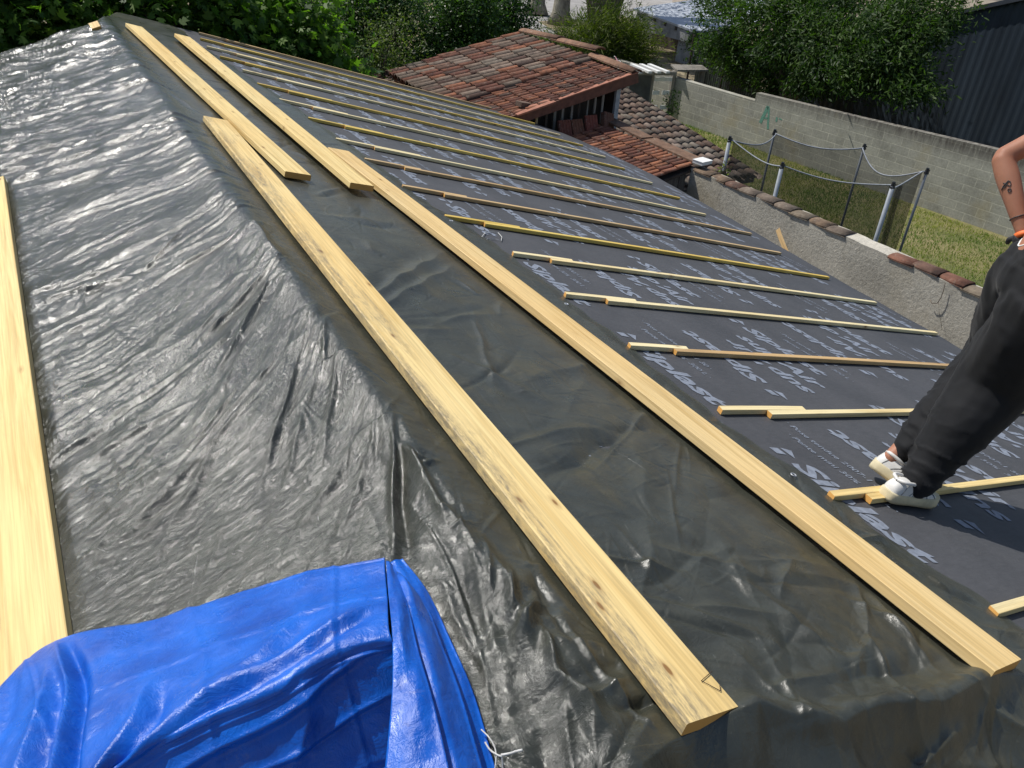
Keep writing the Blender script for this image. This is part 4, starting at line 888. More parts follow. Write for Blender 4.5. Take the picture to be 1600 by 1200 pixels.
# ------------------------------------------------------------------ dark clad building
db = empty('dark_building', (20.5, 12, GZ), 'large dark blue corrugated building behind the block wall', 'building')
V = []; zb = GZ
def dtop(y): return -.05-.34*(y-12.0) if y > 12 else -.05+.20*(y-12.0)
ysd = np.arange(2.0, 19.6, .05); offs = [0, -.009, -.009, 0]
for i, y in enumerate(ysd): x = 20.5+offs[i % 4]; V += [(x, y, zb), (x, y, dtop(y))]
F = [[2*i, 2*i+1, 2*i+3, 2*i+2] for i in range(len(ysd)-1)]
o = mesh('cladding', np.array(V)-np.array([20.5, 12, GZ]), F, SLATE, db)
mb = MB()
for (y0, y1) in ((12, 19.55), (2, 12)): mb.bar((20.44-20.5, y0-12, dtop(y0)-GZ+.01), (20.44-20.5, y1-12, dtop(y1-1e-6)-GZ+.01), .14, .10)
mb.build('verge_trim', simple('dark_trim', (.03, .035, .045), .5, .2, 4), db)
mb = MB(); V = []
mb.add([(0, 7.55, 0), (0, 7.55, dtop(19.55)-GZ), (18, 7.55, dtop(19.55)-GZ), (18, 7.55, 0)], [[0, 1, 2, 3]]); mb.build('side_wall', SLATE, db)
mb = MB(); mb.add([(.02, 0, dtop(12.)-GZ-.03), (18, 0, dtop(12.)-GZ-.03), (18, 7.55, dtop(19.55)-GZ-.03), (.02, 7.55, dtop(19.55)-GZ-.03)], [[0, 1, 2, 3]])
mb.add([(.02, 0, dtop(12.)-GZ-.03), (.02, -10, dtop(2)-GZ-.03), (18, -10, dtop(2)-GZ-.03), (18, 0, dtop(12.)-GZ-.03)], [[0, 1, 2, 3]]); mb.build('roof', simple('pale_roof_sheet', (.42, .42, .44), .6, .15, 3), db)
# pale shed with metal roof
ps = empty('pale_shed', (22, 26, GZ), 'whitewashed open shed with a grey metal roof, behind the pergola', 'shed')
def PX(px, x): return onX(px, x)
XA = 23.0
p1, p2, p3, p4 = onX((1005, 15), XA), onX((1100, 48), XA), onX((990, 42), XA), onX((1085, 62), XA)
wallm = simple('whitewash', (.27, .27, .27), .9, .35, 3, .4, .02)
def quad(pts, nm_, m_, par_, th=.08):
    P_ = [np.array(p) for p in pts]; nn = np.cross(P_[1]-P_[0], P_[2]-P_[0]); nn /= np.linalg.norm(nn); mb = MB(); Q = P_+[p-nn*th for p in P_]
    mb.add(np.array(Q)-np.array(par_.location), [[0, 1, 2, 3], [7, 6, 5, 4], [0, 4, 5, 1], [1, 5, 6, 2], [2, 6, 7, 3], [3, 7, 4, 0]]); return mb.build(nm_, m_, par_)
a1, a2 = onX((1003, 14), XA), onX((1088, 47), XA); yA, yB = a1[1], a2[1]; zA, zB = a1[2], a2[2]
b1, b2 = onX((992, 43), XA), onX((1081, 66), XA)
roofm = simple('grey_sheet_roof', (.40, .43, .48), .5, .2, 2, .4, .02, stretch=(1, 4, 1))
quad([(XA-.25, yA+.3, zA), (XA-.25, yB-.3, zB), (XA+6, yB-.3, zB+.55), (XA+6, yA+.3, zA+.55)], 'roof', roofm, ps)
quad([(XA, yB, zB-.06), (XA, yA, zA-.06), (XA, b1[1], b1[2]), (XA, b2[1], b2[2])], 'lintel_wall', wallm, ps, -.2)
quad([(XA, yB, zB-.1), (XA, yB+1.0, zB-.1), (XA, yB+1.0, GZ), (XA, yB, GZ)], 'wall', wallm, ps, .2)
quad([(XA, yB, zB-.1), (XA+1.9, yB, zB+.05), (XA+1.9, yB, GZ), (XA, yB, GZ)], 'wall', wallm, ps, .2)
quad([(XA+1.7, yA+1, zA), (XA+1.7, yB, zB), (XA+1.7, yB, GZ), (XA+1.7, yA+1, GZ)], 'dark_backing', OLDWOOD, ps, .1)  # dark panel added close behind the open front, stands in for its shade
for yy_ in np.linspace(yB+1, yA-.5, 4)[:3]:
    mb = MB(); mb.box((XA-.12-22, yy_-26, zA+(zB-zA)*(yy_-yA)/(yB-yA)-.16-GZ), (.12, .06, .07)); mb.build('rafter_end', OLDWOOD, ps)
# pergola, gate
pg = empty('pergola', (15.8, 20, GZ), 'small pergola of pale slats beside the end of the block wall', 'pergola')
pz = -2.75
for i, (pa, pb) in enumerate([((965, 104), (988, 113)), ((974, 102), (1001, 113)), ((987, 101), (1016, 113)), ((1001, 101), (1030, 113)), ((1014, 101), (1044, 113))]):
    a, b = onZ(pa, pz), onZ(pb, pz); mb = MB(); mb.bar(a-np.array(pg.location), b-np.array(pg.location), .12, .06); mb.build('slat', WHITEP, pg)
a, b = onZ((960, 113), pz-.06), onZ((1057, 115), pz-.06); mb = MB(); mb.bar(a-np.array(pg.location), b-np.array(pg.location), .06, .10); mb.build('beam', GREYWOOD, pg)
ga, gb = onZ((1021, 117), -2.9), onZ((1053, 117), -2.9)
gate = empty('gate', (ga[0], ga[1], GZ), 'grey wire gate with white cross slats beside the block wall', 'gate'); off = np.array(gate.location)
for q in (ga, gb):
    mb = MB(); mb.tube([np.array([q[0], q[1], GZ])-off, q-off], .04, 8); mb.build('post', GREYWOOD, gate)
for k, zz in enumerate((-3.02, -3.40, -3.82, -4.25)):
    for t0, t1 in (((.08, .95),) if k in (0, 3) else ((.08, .42), (.55, .9))):
        a, b = ga+(gb-ga)*t0, ga+(gb-ga)*t1; a[2] = b[2] = zz; mb = MB(); mb.bar(a-off, b-off, .02, .11 if k < 3 else .03); mb.build('slat', WHITEP, gate)
fence = empty('sheet_fence', (14.5, 20.3, GZ), 'grey corrugated sheet fence under the pergola', 'fence'); off = np.array(fence.location)
fa, fb = onZ((985, 114), -2.9), onZ((1019, 117), -2.9); V = []
for k in range(41):
    p = fa+(fb-fa)*k/40+np.array([0, -.03*(k % 2), 0]); V += [(p[0], p[1], GZ), (p[0], p[1], -2.9)]
mesh('corrugated_panel', np.array(V)-off, [[2*k, 2*k+1, 2*k+3, 2*k+2] for k in range(40)], simple('grey_sheet', (.13, .135, .14), .6, .3, 4), fence)
df = empty('dark_gap_fill', (20.2, 20.2, GZ), 'dark green sheet added to darken the gap under the walnut tree', 'fence')
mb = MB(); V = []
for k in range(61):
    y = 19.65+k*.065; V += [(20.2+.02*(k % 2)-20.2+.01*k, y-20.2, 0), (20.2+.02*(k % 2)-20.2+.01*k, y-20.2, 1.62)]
mesh('panel', V, [[2*k, 2*k+1, 2*k+3, 2*k+2] for k in range(60)], simple('dark_fill_sheet', (.010, .018, .015), .6, .3, 3), df)  # added near-black sheet, stands in for the dark void below the walnut crown
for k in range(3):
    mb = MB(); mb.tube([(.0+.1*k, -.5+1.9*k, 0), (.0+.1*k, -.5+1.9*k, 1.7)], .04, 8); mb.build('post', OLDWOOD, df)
# cloth hanging on the pergola
p = onZ((958, 96), -2.6); q = onZ((975, 112), -2.7); Gc = np.zeros((10, 14, 3)); 
for i in range(10):
    for j in range(14): t = j/13; Gc[i, j] = p*(1-t)+q*t+np.array([.16*i/9, 0, -.14*i/9+.03*math.sin(j*1.1)+.14])
cm, n, P, L = new_mat('pink_cloth'); cw = ND(n, 'ShaderNodeTexWave'); cw.inputs['Scale'].default_value = 2.6; L(objc(n), cw.inputs[0]); L(ramp(n, L, cw.outputs['Fac'], [(.4, (.62, .6, .6)), (.6, (.55, .18, .22))]), P.inputs['Base Color'])
o = gridmesh('cloth', Gc, cm, None, .01); tag(o, 'pink and white cloth lying at the left end of the pergola', 'cloth')
# low table of planks in front of the pale shed
tb_ = empty('plank_bench', tuple(np.array(onZ((1065, 106), -2.9))), 'grey plank shelf in front of the pale shed', 'shelf'); off = np.array(tb_.location)
for k in range(4):
    a = onZ((1050+2*k, 103+2*k), -2.9); b = onZ((1098+2*k, 104+1.6*k), -2.9); mb = MB(); mb.bar(a-off, b-off, .22, .05); mb.build('plank', GREYWOOD, tb_)
for px in ((1054, 110), (1098, 110)):
    a = onZ(px, -2.95); mb = MB(); mb.box((a[0]-off[0], a[1]-off[1], (-2.95+GZ)/2-off[2]), (.06, .06, (-2.95-GZ)/2)); mb.build('leg', GREYWOOD, tb_)
# distant house
fh = empty('distant_house', (34, 26, GZ), 'pale rendered house with an orange roof far behind the walnut tree', 'house')
mb = MB(); mb.box((3, 3, 2.2), (3, 12, 2.2)); mb.build('wall', simple('render', (.60, .52, .42), .9, .12, 2), fh)
mb = MB(); mb.add([(-.4, -9.4, 4.4), (-.4, 15.4, 4.4), (3, 15.4, 5.6), (3, -9.4, 5.6), (6.4, -9.4, 4.4), (6.4, 15.4, 4.4)], [[0, 3, 2, 1], [3, 4, 5, 2], [0, 1, 5, 4]]); mb.build('roof', simple('orange_roof', (.50, .20, .10), .8, .3, 5), fh)
for k in range(4):
    mb = MB(); mb.box((-.01, -6+5.5*k, 2.0), (.02, .5, .6)); mb.build('window', simple('glass_dark', (.04, .05, .06), .15, .1, 2) if k == 0 else bpy.data.materials['glass_dark'], fh)
# ------------------------------------------------------------------ trees and shrubs
OVAL = np.array([(0, 0, 0), (.22, .30, .03), (.20, .65, .0), (0, 1, -.06), (-.20, .65, .0), (-.22, .30, .03)])
LANCE = np.array([(0, 0, 0), (.13, .30, .03), (.11, .65, .0), (0, 1, -.08), (-.11, .65, .0), (-.13, .30, .03)])
FIGL = np.array([(0, 0, 0), (.30, .05, .02), (.50, .30, -.03), (.22, .36, .02), (.42, .72, -.05), (.13, .62, .02), (0, 1, -.08), (-.13, .62, .02), (-.42, .72, -.05), (-.22, .36, .02), (-.50, .30, -.03), (-.30, .05, .02)])
FEATH = np.array([(0, 0, 0), (.05, .4, 0), (0, 1, -.1), (-.05, .4, 0)])
def leaves(name, C_, size, shape, mat, parent, loc, up=.55, bright=None, tilt=.5, seed=1):
    rg = np.random.default_rng(seed); n = len(C_); k = len(shape)
    out = C_-C_.mean(0); out /= np.linalg.norm(out, axis=1)[:, None]+1e-6
    d = out*.5+rg.normal(0, tilt, (n, 3)); d[:, 2] -= .15; d /= np.linalg.norm(d, axis=1)[:, None]
    nn = out*.5+rg.normal(0, .45, (n, 3)); nn[:, 2] += up; nn -= d*(nn*d).sum(1)[:, None]; nn /= np.linalg.norm(nn, axis=1)[:, None]+1e-6
    sd = np.cross(d, nn); s_ = size*rg.uniform(.55, 1.25, n)
    V = C_[:, None, :]+s_[:, None, None]*(shape[None, :, 0:1]*sd[:, None, :]+shape[None, :, 1:2]*d[:, None, :]+shape[None, :, 2:3]*nn[:, None, :])
    F = np.arange(n*k).reshape(n, k); b = rg.random(n)*.7 if bright is None else np.clip(bright+rg.normal(0, .16, n), 0, 1)
    return mesh(name, V.reshape(-1, 3)-np.array(loc), F, mat, parent, False, col=np.repeat(b, k))
def limbs(mb, base, tips, r0, r1, rg, wob=.15):
    for t in tips:
        p = np.linspace(0, 1, 8)[:, None]; mid = base*(1-p)+t*p; mid[:, 2] += (np.sin(p[:, 0]*math.pi)*.12*np.linalg.norm(t-base)); mid[1:-1] += rg.normal(0, wob*.3, (6, 3))
        mb.tube(mid, np.linspace(r0, r1, 8), 8)
def tree(name, base, blobs, size, shape, nleaf, mat, bark, lab, cat, group=None, trunk_r=.12, seed=1, clump=.16, per=26, stems=1, fork=.4, clip=None, up=.5):
    """blobs: list of (centre, radii, weight); leaves gather in twig clumps spread over the shells of the blobs"""
    rg = np.random.default_rng(seed); base = np.array(base, float); t = empty(name, tuple(base), lab, cat, group)
    W_ = np.array([b[2] for b in blobs], float); W_ /= W_.sum(); P_ = []; tw = []
    for (c, r, w_), wn in zip(blobs, W_):
        m_ = max(3, int(nleaf*wn/per)); u = rg.normal(0, 1, (m_, 3)); u /= np.linalg.norm(u, axis=1)[:, None]; rad = rg.random(m_)**.30*(.74+.42*rg.random(m_))
        lump = 1+.22*np.sin(u[:, 0]*5+seed)+.18*np.sin(u[:, 1]*6+u[:, 2]*5)
        cc_ = np.array(c)+u*np.array(r)*(rad*lump)[:, None]; tw.append(cc_)
    cc_ = np.concatenate(tw)
    if clip is not None: cc_ = cc_[clip(cc_)]
    br = rg.random(len(cc_))**1.7*.95; rr = clump*rg.uniform(.6, 1.6, len(cc_))
    Q = (cc_[:, None, :]+rg.normal(0, 1, (len(cc_), per, 3))*rr[:, None, None]*np.array([1, 1, .7])).reshape(-1, 3)
    leaves('crown', Q, size, shape, mat, t, base, bright=np.repeat(br, per), seed=seed, up=up)
    mb = MB(); top = np.array([c for c, r, w_ in blobs]); z0 = base[2]+fork*(top[:, 2].mean()-base[2])
    for s_ in range(stems):
        b0 = base+np.array([rg.normal(0, .25), rg.normal(0, .25), 0])*(stems > 1); f_ = b0*.6+np.array([*top[:, :2].mean(0), 0])*.4; f_[2] = z0
        p = np.linspace(0, 1, 7)[:, None]; tr_ = b0*(1-p)+f_*p; tr_[1:-1, :2] += rg.normal(0, .04, (5, 2)); mb.tube(tr_-base, np.linspace(trunk_r*1.25, trunk_r*.8, 7), 12)
        sel = cc_[rg.integers(len(cc_), size=max(4, 14//stems))]; limbs(mb, f_-base, np.concatenate([top-base, sel-base]), trunk_r*.5, trunk_r*.08, rg)
    mb.build('trunk', bark, t, True); return t
# fig trees behind the far gable
figs = [((-2.4, 13.6), 1.35, 1), ((-.6, 13.9), 1.35, 2), ((1.3, 13.9), 1.30, 3), ((2.9, 14.2), 1.05, 4)]
fl_ = ['fig tree at the top left corner of the photo', 'fig tree standing right behind the peak of the roof', 'fig tree behind the far ends of the two upper boards', 'rightmost fig tree, its low leaves touching the tiled shed']
for (xy, r_, sd_), lb in zip(figs, fl_):
    zc = -.75-.28*(xy[0] > 2)-.1*(xy[0] > 3); tree('fig_tree', (*xy, GZ), [((xy[0], xy[1], zc), (r_, 1.0, 1.35), 3), ((xy[0]-.3, xy[1]-.1, zc+.9*(xy[0] < 2)), (r_*.8, .8, .8), 1.4), ((xy[0]+.4, xy[1], zc-1.3), (r_, .9, 1.1), 1.5)],
         .155, FIGL, 8200, FIG, BARK, lb, 'fig tree', 'fig trees behind the gable', .10, sd_, .20, 12, 2, .3)
tree('fig_tree', (3.9, 14.3, GZ), [((3.85, 14.5, -1.85), (.6, .7, .6), 2), ((3.8, 14.6, -2.5), (.8, .8, .8), 1)], .14, FIGL, 2000, FIG, BARK, 'smallest fig shoots reaching down to the grey tiles', 'fig tree', 'fig trees behind the gable', .07, 9, .18, 12, 1, .3)
# laurels / bay trees behind
for xy, r_, zc, hh, sd_, m_, lb, nl in [((-4.5, 18.5), 2.2, -1.2, 2.6, 21, LAUREL, 'dark laurel mass behind the leftmost fig tree', 14000), ((-.5, 18.5), 2.2, -1.3, 2.5, 22, LAUREL, 'dark laurel behind the fig tree at the roof peak', 11000),
                           ((3.4, 19.0), 2.1, -1.5, 2.4, 23, LAUREL, 'dark laurel behind the figs over the upper boards', 26000), ((5.6, 17.0), .95, -2.1, 1.3, 24, OLIVE, 'yellowish bush between the fig trees and the laurels', 7500),
                           ((7.2, 22.5), 1.9, -2.3, 2.2, 25, LAUREL, 'grey green bay tree at the top centre left of the round laurel', 34000), ((9.7, 21.5), 1.45, -2.5, 2.1, 26, LAUREL, 'round glossy laurel behind the tiled shed', 30000), ((11.4, 22.6), 1.35, -2.6, 2.0, 27, LAUREL, 'dark laurel at the edge of the pale driveway', 26000)]:
    tree('laurel_tree' if m_ is LAUREL else 'bush', (*xy, GZ), [((xy[0], xy[1], zc), (r_, r_*.8, hh*.75), 3), ((xy[0]+.2*r_, xy[1]-.3*r_, zc+.5*hh), (r_*.7, r_*.6, hh*.5), 1.2), ((xy[0]-.3*r_, xy[1]-.3*r_, zc-.4*hh), (r_*.8, r_*.6, hh*.6), 1.5)],
         .105 if m_ is LAUREL else .07, OVAL, nl, m_, BARK, lb, 'tree' if m_ is LAUREL else 'bush', 'laurels behind the roofs' if m_ is LAUREL else None, .12, sd_, .17, 22, 2, .3)
tree('laurel_tree', (13.2, 30, GZ), [((13.2, 30, -2.6), (3.4, 2.5, 1.9), 2)], .1, OVAL, 9000, LAUREL, BARK, 'low dark hedge tree left of the driveway trunks', 'tree', 'laurels behind the roofs', .12, 28, .25, 22, 2, .3)
tree('laurel_tree', (17.0, 40.5, GZ), [((17.0, 41, -2.6), (4.2, 2.5, 2.0), 2)], .12, OVAL, 9000, LAUREL, BARK, 'dark hedge tree where the driveway leaves the frame', 'tree', 'laurels behind the roofs', .12, 29, .28, 22, 2, .3)
# yellow-green feathery shrub
tree('feathery_shrub', (15.6, 23.2, GZ), [((14.2, 23.0, -3.3), (1.5, 1.2, 1.0), 2), ((16.2, 23.4, -2.95), (1.5, 1.1, 1.25), 2.4), ((17.6, 23.8, -3.2), (1.1, 1.0, 1.1), 1.2)], .26, FEATH, 30000, CONIF, BARK,
     'feathery yellow-green shrub behind the ridge of the tiled shed', 'shrub', None, .07, 31, .22, 36, 3, .3, up=.2)
tree('bush', (13.4, 22.0, GZ), [((13.3, 21.9, -3.55), (.6, .5, .5), 1)], .08, OVAL, 2200, LAUREL, BARK, 'small dark bluish bush at the left foot of the feathery shrub', 'bush', None, .04, 33, .12, 16, 1, .3)
# trunks along the driveway: canopy high above the picture
def bigtree(base, r, h, lab, seed, bark, lean=(0, 0), cr=4.2, fork=False):
    t = empty('plane_tree', (*base, GZ), lab, 'tree', 'big trunks beside the driveway'); rg = np.random.default_rng(seed); mb = MB(); z = np.linspace(0, h, 14)
    pts = np.stack([lean[0]*z/h+rg.normal(0, .03, 14), lean[1]*z/h+rg.normal(0, .03, 14), z], 1); rr = r*(1+.7*np.exp(-z/.35))*(1-.35*z/h); mb.tube(pts, rr, 16)
    if fork:
        for dx, dy in fork: mb.tube(np.stack([np.linspace(0, dx, 9), np.linspace(0, dy, 9), np.linspace(.35, h, 9)], 1), np.linspace(r*.9, r*.5, 9), 14)
    tips = pts[-1]+rg.normal(0, 1.3, (9, 3)); tips[:, 2] = h+1.5+rg.random(9)*2; limbs(mb, pts[-1], tips, r*.5, .03, rg); mb.build('trunk', bark, t, True)
    Q = pts[-1]+np.array([0, 1.2, 2.6])+rg.normal(0, 1, (330, 3))*np.array([cr*.6, cr*.6, 1.2]); Q = (Q[:, None]+rg.normal(0, .36, (330, 26, 3))).reshape(-1, 3)+np.array([*base, GZ])
    leaves('crown', Q, .17, OVAL, WALNUT, t, (*base, GZ), seed=seed)
b1_, b2_, b3_ = onZ((838, 23), GZ), onZ((875, 38), GZ), onZ((944, 62), GZ)
bigtree(b1_[:2], .42, 7.5, 'leftmost pale trunk beside the driveway', 41, BARK_L, (.2, 0))
bigtree(b2_[:2], .42, 7.5, 'pale trunk standing in front of the driveway curb, second from the left', 42, BARK_L, (.2, .1))
b3_ = np.array([20.6, 29.5]); bigtree(b3_, .48, 7.0, 'dark trunk forking into several limbs in front of the pale shed', 43, BARK, (-.5, .3), 4.6, [(-1.4, .6), (1.9, .3), (.6, -.2), (2.6, .8)])
# walnut tree in front of the dark building
def wclip(c): return ~((c[:, 1] < 11.6) | ((c[:, 0] < 17.3) & (c[:, 1] < 17.0) & (c[:, 2] < -2.2)))
WB = []
for px, X_, r_, w_ in [((1130, 5), 19.0, 1.0, 1.2), ((1190, 30), 18.6, 1.0, 1.6), ((1250, 10), 18.8, 1.1, 1.6), ((1235, 70), 18.4, .95, 1.8), ((1300, 60), 18.2, 1.0, 2), ((1330, 10), 18.6, 1.0, 1.4), ((1375, 50), 18.0, .85, 1.6),
                       ((1400, 95), 17.9, .75, 1.5), ((1345, 110), 17.9, .85, 1.8), ((1425, 140), 17.8, .48, .8), ((1420, 20), 18.6, .8, 1.1), ((1285, 110), 18.2, .75, 1.2), ((1150, 60), 19.2, .6, .7), ((1200, 110), 19.0, .6, .6), ((1455, 50), 18.2, .45, .5), ((1480, 20), 18.8, .55, .5), ((1260, 130), 18.3, .5, .5), ((1160, 95), 19.3, .8, 1.4), ((1120, 75), 19.8, .6, .8), ((1215, 140), 19.3, .55, .8), ((1270, 20), 19.6, 1.2, 2), ((1350, 80), 19.0, .9, 1.2)]:
    p = onX(px, X_); WB.append((tuple(p), (r_, r_*1.1, r_*.85), w_))
tree('walnut_tree', (19.0, 17.6, GZ), WB, .150, LANCE, 62000, WALNUT, BARK, 'large leafy walnut tree overhanging the block wall before the dark building', 'tree', None, .17, 51, .17, 26, 1, .35)
p = onX((1478, 62), 18.0)
# weeds, climbers
def weed(name, base, h, n_, lab, seed, mat=OLIVE, spread=.15, size=.07):
    tree(name, base, [((base[0], base[1], base[2]+h*.6), (spread, spread, h*.5), 1)], size, OVAL, n_, mat, BARK, lab, 'plant', 'weeds and climbers', .012, seed, .05, 8, 1, .4)
g_ = onZ((1004, 190), GZ)
weed('climbing_plant', (g_[0], g_[1], GZ), 1.5, 500, 'pale green climber growing up left of the wire gate', 61, GRASS, .14)
q_ = onZ((1048, 195), GZ); weed('ivy', (q_[0]-.3, q_[1]-.2, GZ), 1.0, 420, 'dark ivy at the foot of the block wall beside the gate', 62, LAUREL, .25)
q_ = onX((1090, 62), 22.6); tree('vine', (q_[0], q_[1], GZ), [((q_[0], q_[1], q_[2]), (.5, .7, .45), 1), ((q_[0], q_[1]-.3, q_[2]-1.0), (.4, .5, .5), .6)], .12, OVAL, 900, WALNUT, BARK, 'vine hanging over the corner of the pale shed', 'plant', None, .03, 63, .14, 10, 1, .5)
for k, px in enumerate([(1117, 205), (1215, 235), (1450, 315), (1538, 350)]):
    q_ = onZ(px, GZ); weed('weed', (q_[0]-.1, q_[1], GZ), .32, 90, ['thin weed at the block wall foot left of the graffiti', 'small weed at the block wall foot behind the trampoline', 'low weed at the block wall foot right of the trampoline', 'rightmost weed at the block wall foot'][k], 70+k, OLIVE, .10, .05)
q_ = onX((1137, 263), 8.4); weed('weed', (8.35, q_[1], -2.2), .22, 40, 'tuft of green weed poking above the wall tiles by the trampoline', 78, GRASS, .06, .05)
# ------------------------------------------------------------------ the worker
SKIN, n, P, L = new_mat('skin'); c = objc(n)
L(ramp(n, L, noise(n, L, c, 6, 4), [(.3, (.31, .135, .082)), (.7, (.41, .20, .128))]), P.inputs['Base Color']); P.inputs['Roughness'].default_value = .55; P.inputs['Specular IOR Level'].default_value = .3
P.inputs['Subsurface Weight'].default_value = .12; P.inputs['Subsurface Radius'].default_value = (.012, .005, .003); bump(n, L, P, noise(n, L, c, 180, 3), .15, .001)
CLOTH = simple('black_jersey', (.006, .0065, .0078), .78, .3, 12, .25, .002, spec=.25, bscale=300); P = CLOTH.node_tree.nodes['Principled BSDF']; P.inputs['Sheen Weight'].default_value = .07; P.inputs['Sheen Roughness'].default_value = .5
HAIR = simple('dark_hair', (.03, .02, .012), .6, .3, 40); SHOE = simple('white_leather', (.62, .61, .58), .5, .16, 14, .15, .002, bscale=60); SOLE = simple('cream_sole', (.55, .48, .31), .7, .22, 12, .2, .002)
ORNG = simple('orange_cuff', (.80, .16, .03), .6, .1, 20); GLOVE = simple('black_glove', (.02, .02, .022), .7, .2, 30, .4, .002)
def skinmesh(chains, voxel, smooth_it, loc, name, mat, parent, disp=None):
    mb = MB()
    for pts, rr in chains:
        pts = np.array(pts, float); rr = np.array(rr, float); n_ = max(len(pts)*6, 8); P_ = catmull(pts, n_); R_ = catmull(rr, n_).clip(.003)
        ex0 = P_[0]-(P_[1]-P_[0])/np.linalg.norm(P_[1]-P_[0])*R_[0]*.75; ex1 = P_[-1]+(P_[-1]-P_[-2])/np.linalg.norm(P_[-1]-P_[-2])*R_[-1]*.75
        mb.tube(np.concatenate([[ex0], P_, [ex1]]), np.concatenate([[R_[0]*.45], R_, [R_[-1]*.45]]), 16)
    o = mb.build('tmp', None); m = o.modifiers.new('r', 'REMESH'); m.mode = 'VOXEL'; m.voxel_size = voxel
    s_ = o.modifiers.new('s', 'SMOOTH'); s_.iterations = smooth_it; s_.factor = .5
    bpy.context.view_layer.update(); dg = bpy.context.evaluated_depsgraph_get(); me = bpy.data.meshes.new_from_object(o.evaluated_get(dg))
    V = np.zeros(len(me.vertices)*3, np.float32); me.vertices.foreach_get('co', V); V = V.reshape(-1, 3)
    if disp is not None:
        Nn = np.zeros(len(me.vertices)*3, np.float32); me.vertices.foreach_get('normal', Nn); V = V+Nn.reshape(-1, 3)*disp(V)[:, None]
    V = V-np.array(loc, np.float32); me.vertices.foreach_set('co', V.ravel()); me.polygons.foreach_set('use_smooth', np.ones(len(me.polygons), bool)); me.update()
    me.name = name; me.materials.clear(); me.materials.append(mat); bpy.data.objects.remove(o)
    ob = bpy.data.objects.new(name, me); return link(ob, parent)
A_ = np.array
za = lambda x: -TT*x+.02
ank = A_([2.10, 1.385, -.480]); knee = onZ((1552, 600), -.10); hip = onZ((1640, 470), .33)
hB = onR((1364, 716), .095); tB_ = onR((1440, 778), .03); dB = (tB_-hB)/np.linalg.norm(tB_-hB); tB_ = hB+dB*.285
ankB = hB+dB*.07+A_([.02, .01, .05]); kneeB = knee+A_([.22, .16, -.02]); hipB = hip+A_([.13, .17, -.01])
pel = (hip+hipB)/2; waist = pel+A_([.07, .01, .17]); chest = waist+A_([.22, .02, .26]); neck = chest+A_([.10, .02, .19]); head = neck+A_([.05, .01, .11])
elb = onZ((1566, 246), .72); wri = onZ((1599, 364), .47); shB = chest+A_([.05, .19, .14]); shA = elb+A_([.24, -.10, .17])
worker = empty('person', tuple(A_([2.2, 1.45, za(2.2)])), 'person in black jogging trousers and white trainers standing on a batten at the right edge', 'person'); wl = worker.location
hand_c = wri+A_([.09, -.005, -.055])
chains = [([pel, waist, (waist+chest)/2, chest], [.115, .118, .135, .150]), ([pel+A_([0, -.05, .02]), waist+A_([0, -.05, 0]), chest+A_([0, -.08, 0])], [.095, .098, .11]), ([pel+A_([0, .05, .02]), waist+A_([0, .05, 0]), chest+A_([0, .08, 0])], [.095, .098, .11]),
          ([chest, chest+(neck-chest)*.6], [.12, .085]), ([shA, chest+A_([0, 0, .06])], [.06, .09]), ([shA, chest+A_([.06, 0, .12]), shB], [.07, .09, .07]), ([neck-A_([.04, 0, .08]), neck, head], [.072, .064, .066]),
          ([head+A_([.0, 0, -.02]), head+A_([.015, 0, .05]), head+A_([.02, 0, .11])], [.076, .092, .078]), ([head+A_([.06, 0, -.04]), head+A_([.08, 0, .0])], [.035, .05]), ([head+A_([.10, 0, .045]), head+A_([.112, 0, .02])], [.010, .014]),
          ([head+A_([.0, .085, .035]), head+A_([-.01, .092, .0])], [.014, .011]), ([head+A_([.0, -.085, .035]), head+A_([-.01, -.092, .0])], [.014, .011]),
          ([shA, (shA+elb)/2+A_([0, -.01, 0]), elb], [.056, .050, .042]), ([elb, elb*.75+wri*.25, elb*.45+wri*.55, wri], [.043, .047, .040, .028]),
          ([wri, hand_c], [.027, .036]), ([shB, shB+A_([.12, .10, -.24]), shB+A_([.20, .0, -.44])], [.055, .046, .038]), ([shB+A_([.20, .0, -.44]), shB+A_([.38, -.08, -.44])], [.038, .026])]
hb = shB+A_([.38, -.08, -.44])
for q in range(4): chains.append(([hb+A_([.02, -.03+.02*q, 0]), hb+A_([.10, -.035+.022*q, -.01]), hb+A_([.14-.01*abs(q-1), -.035+.022*q, -.04])], [.010, .009, .008]))
chains.append(([hb, hb+A_([.05, -.05, .01])], [.012, .009])); chains.append(([hb-A_([.01, 0, 0]), hb+A_([.07, -.005, 0])], [.026, .028]))
for a_, k_ in ((ank, knee), (ankB, kneeB)): chains.append(([a_, a_*.6+k_*.4, k_, (hip if a_ is ank else hipB)], [.032, .04, .05, .07]))
chains.append(([ank, ank+A_([.05, 0, -.04])], [.034, .03])); chains.append(([ankB, ankB+A_([.04, 0, -.06])], [.036, .032]))
body = skinmesh(chains, .009, 5, wl, 'body', SKIN, worker)
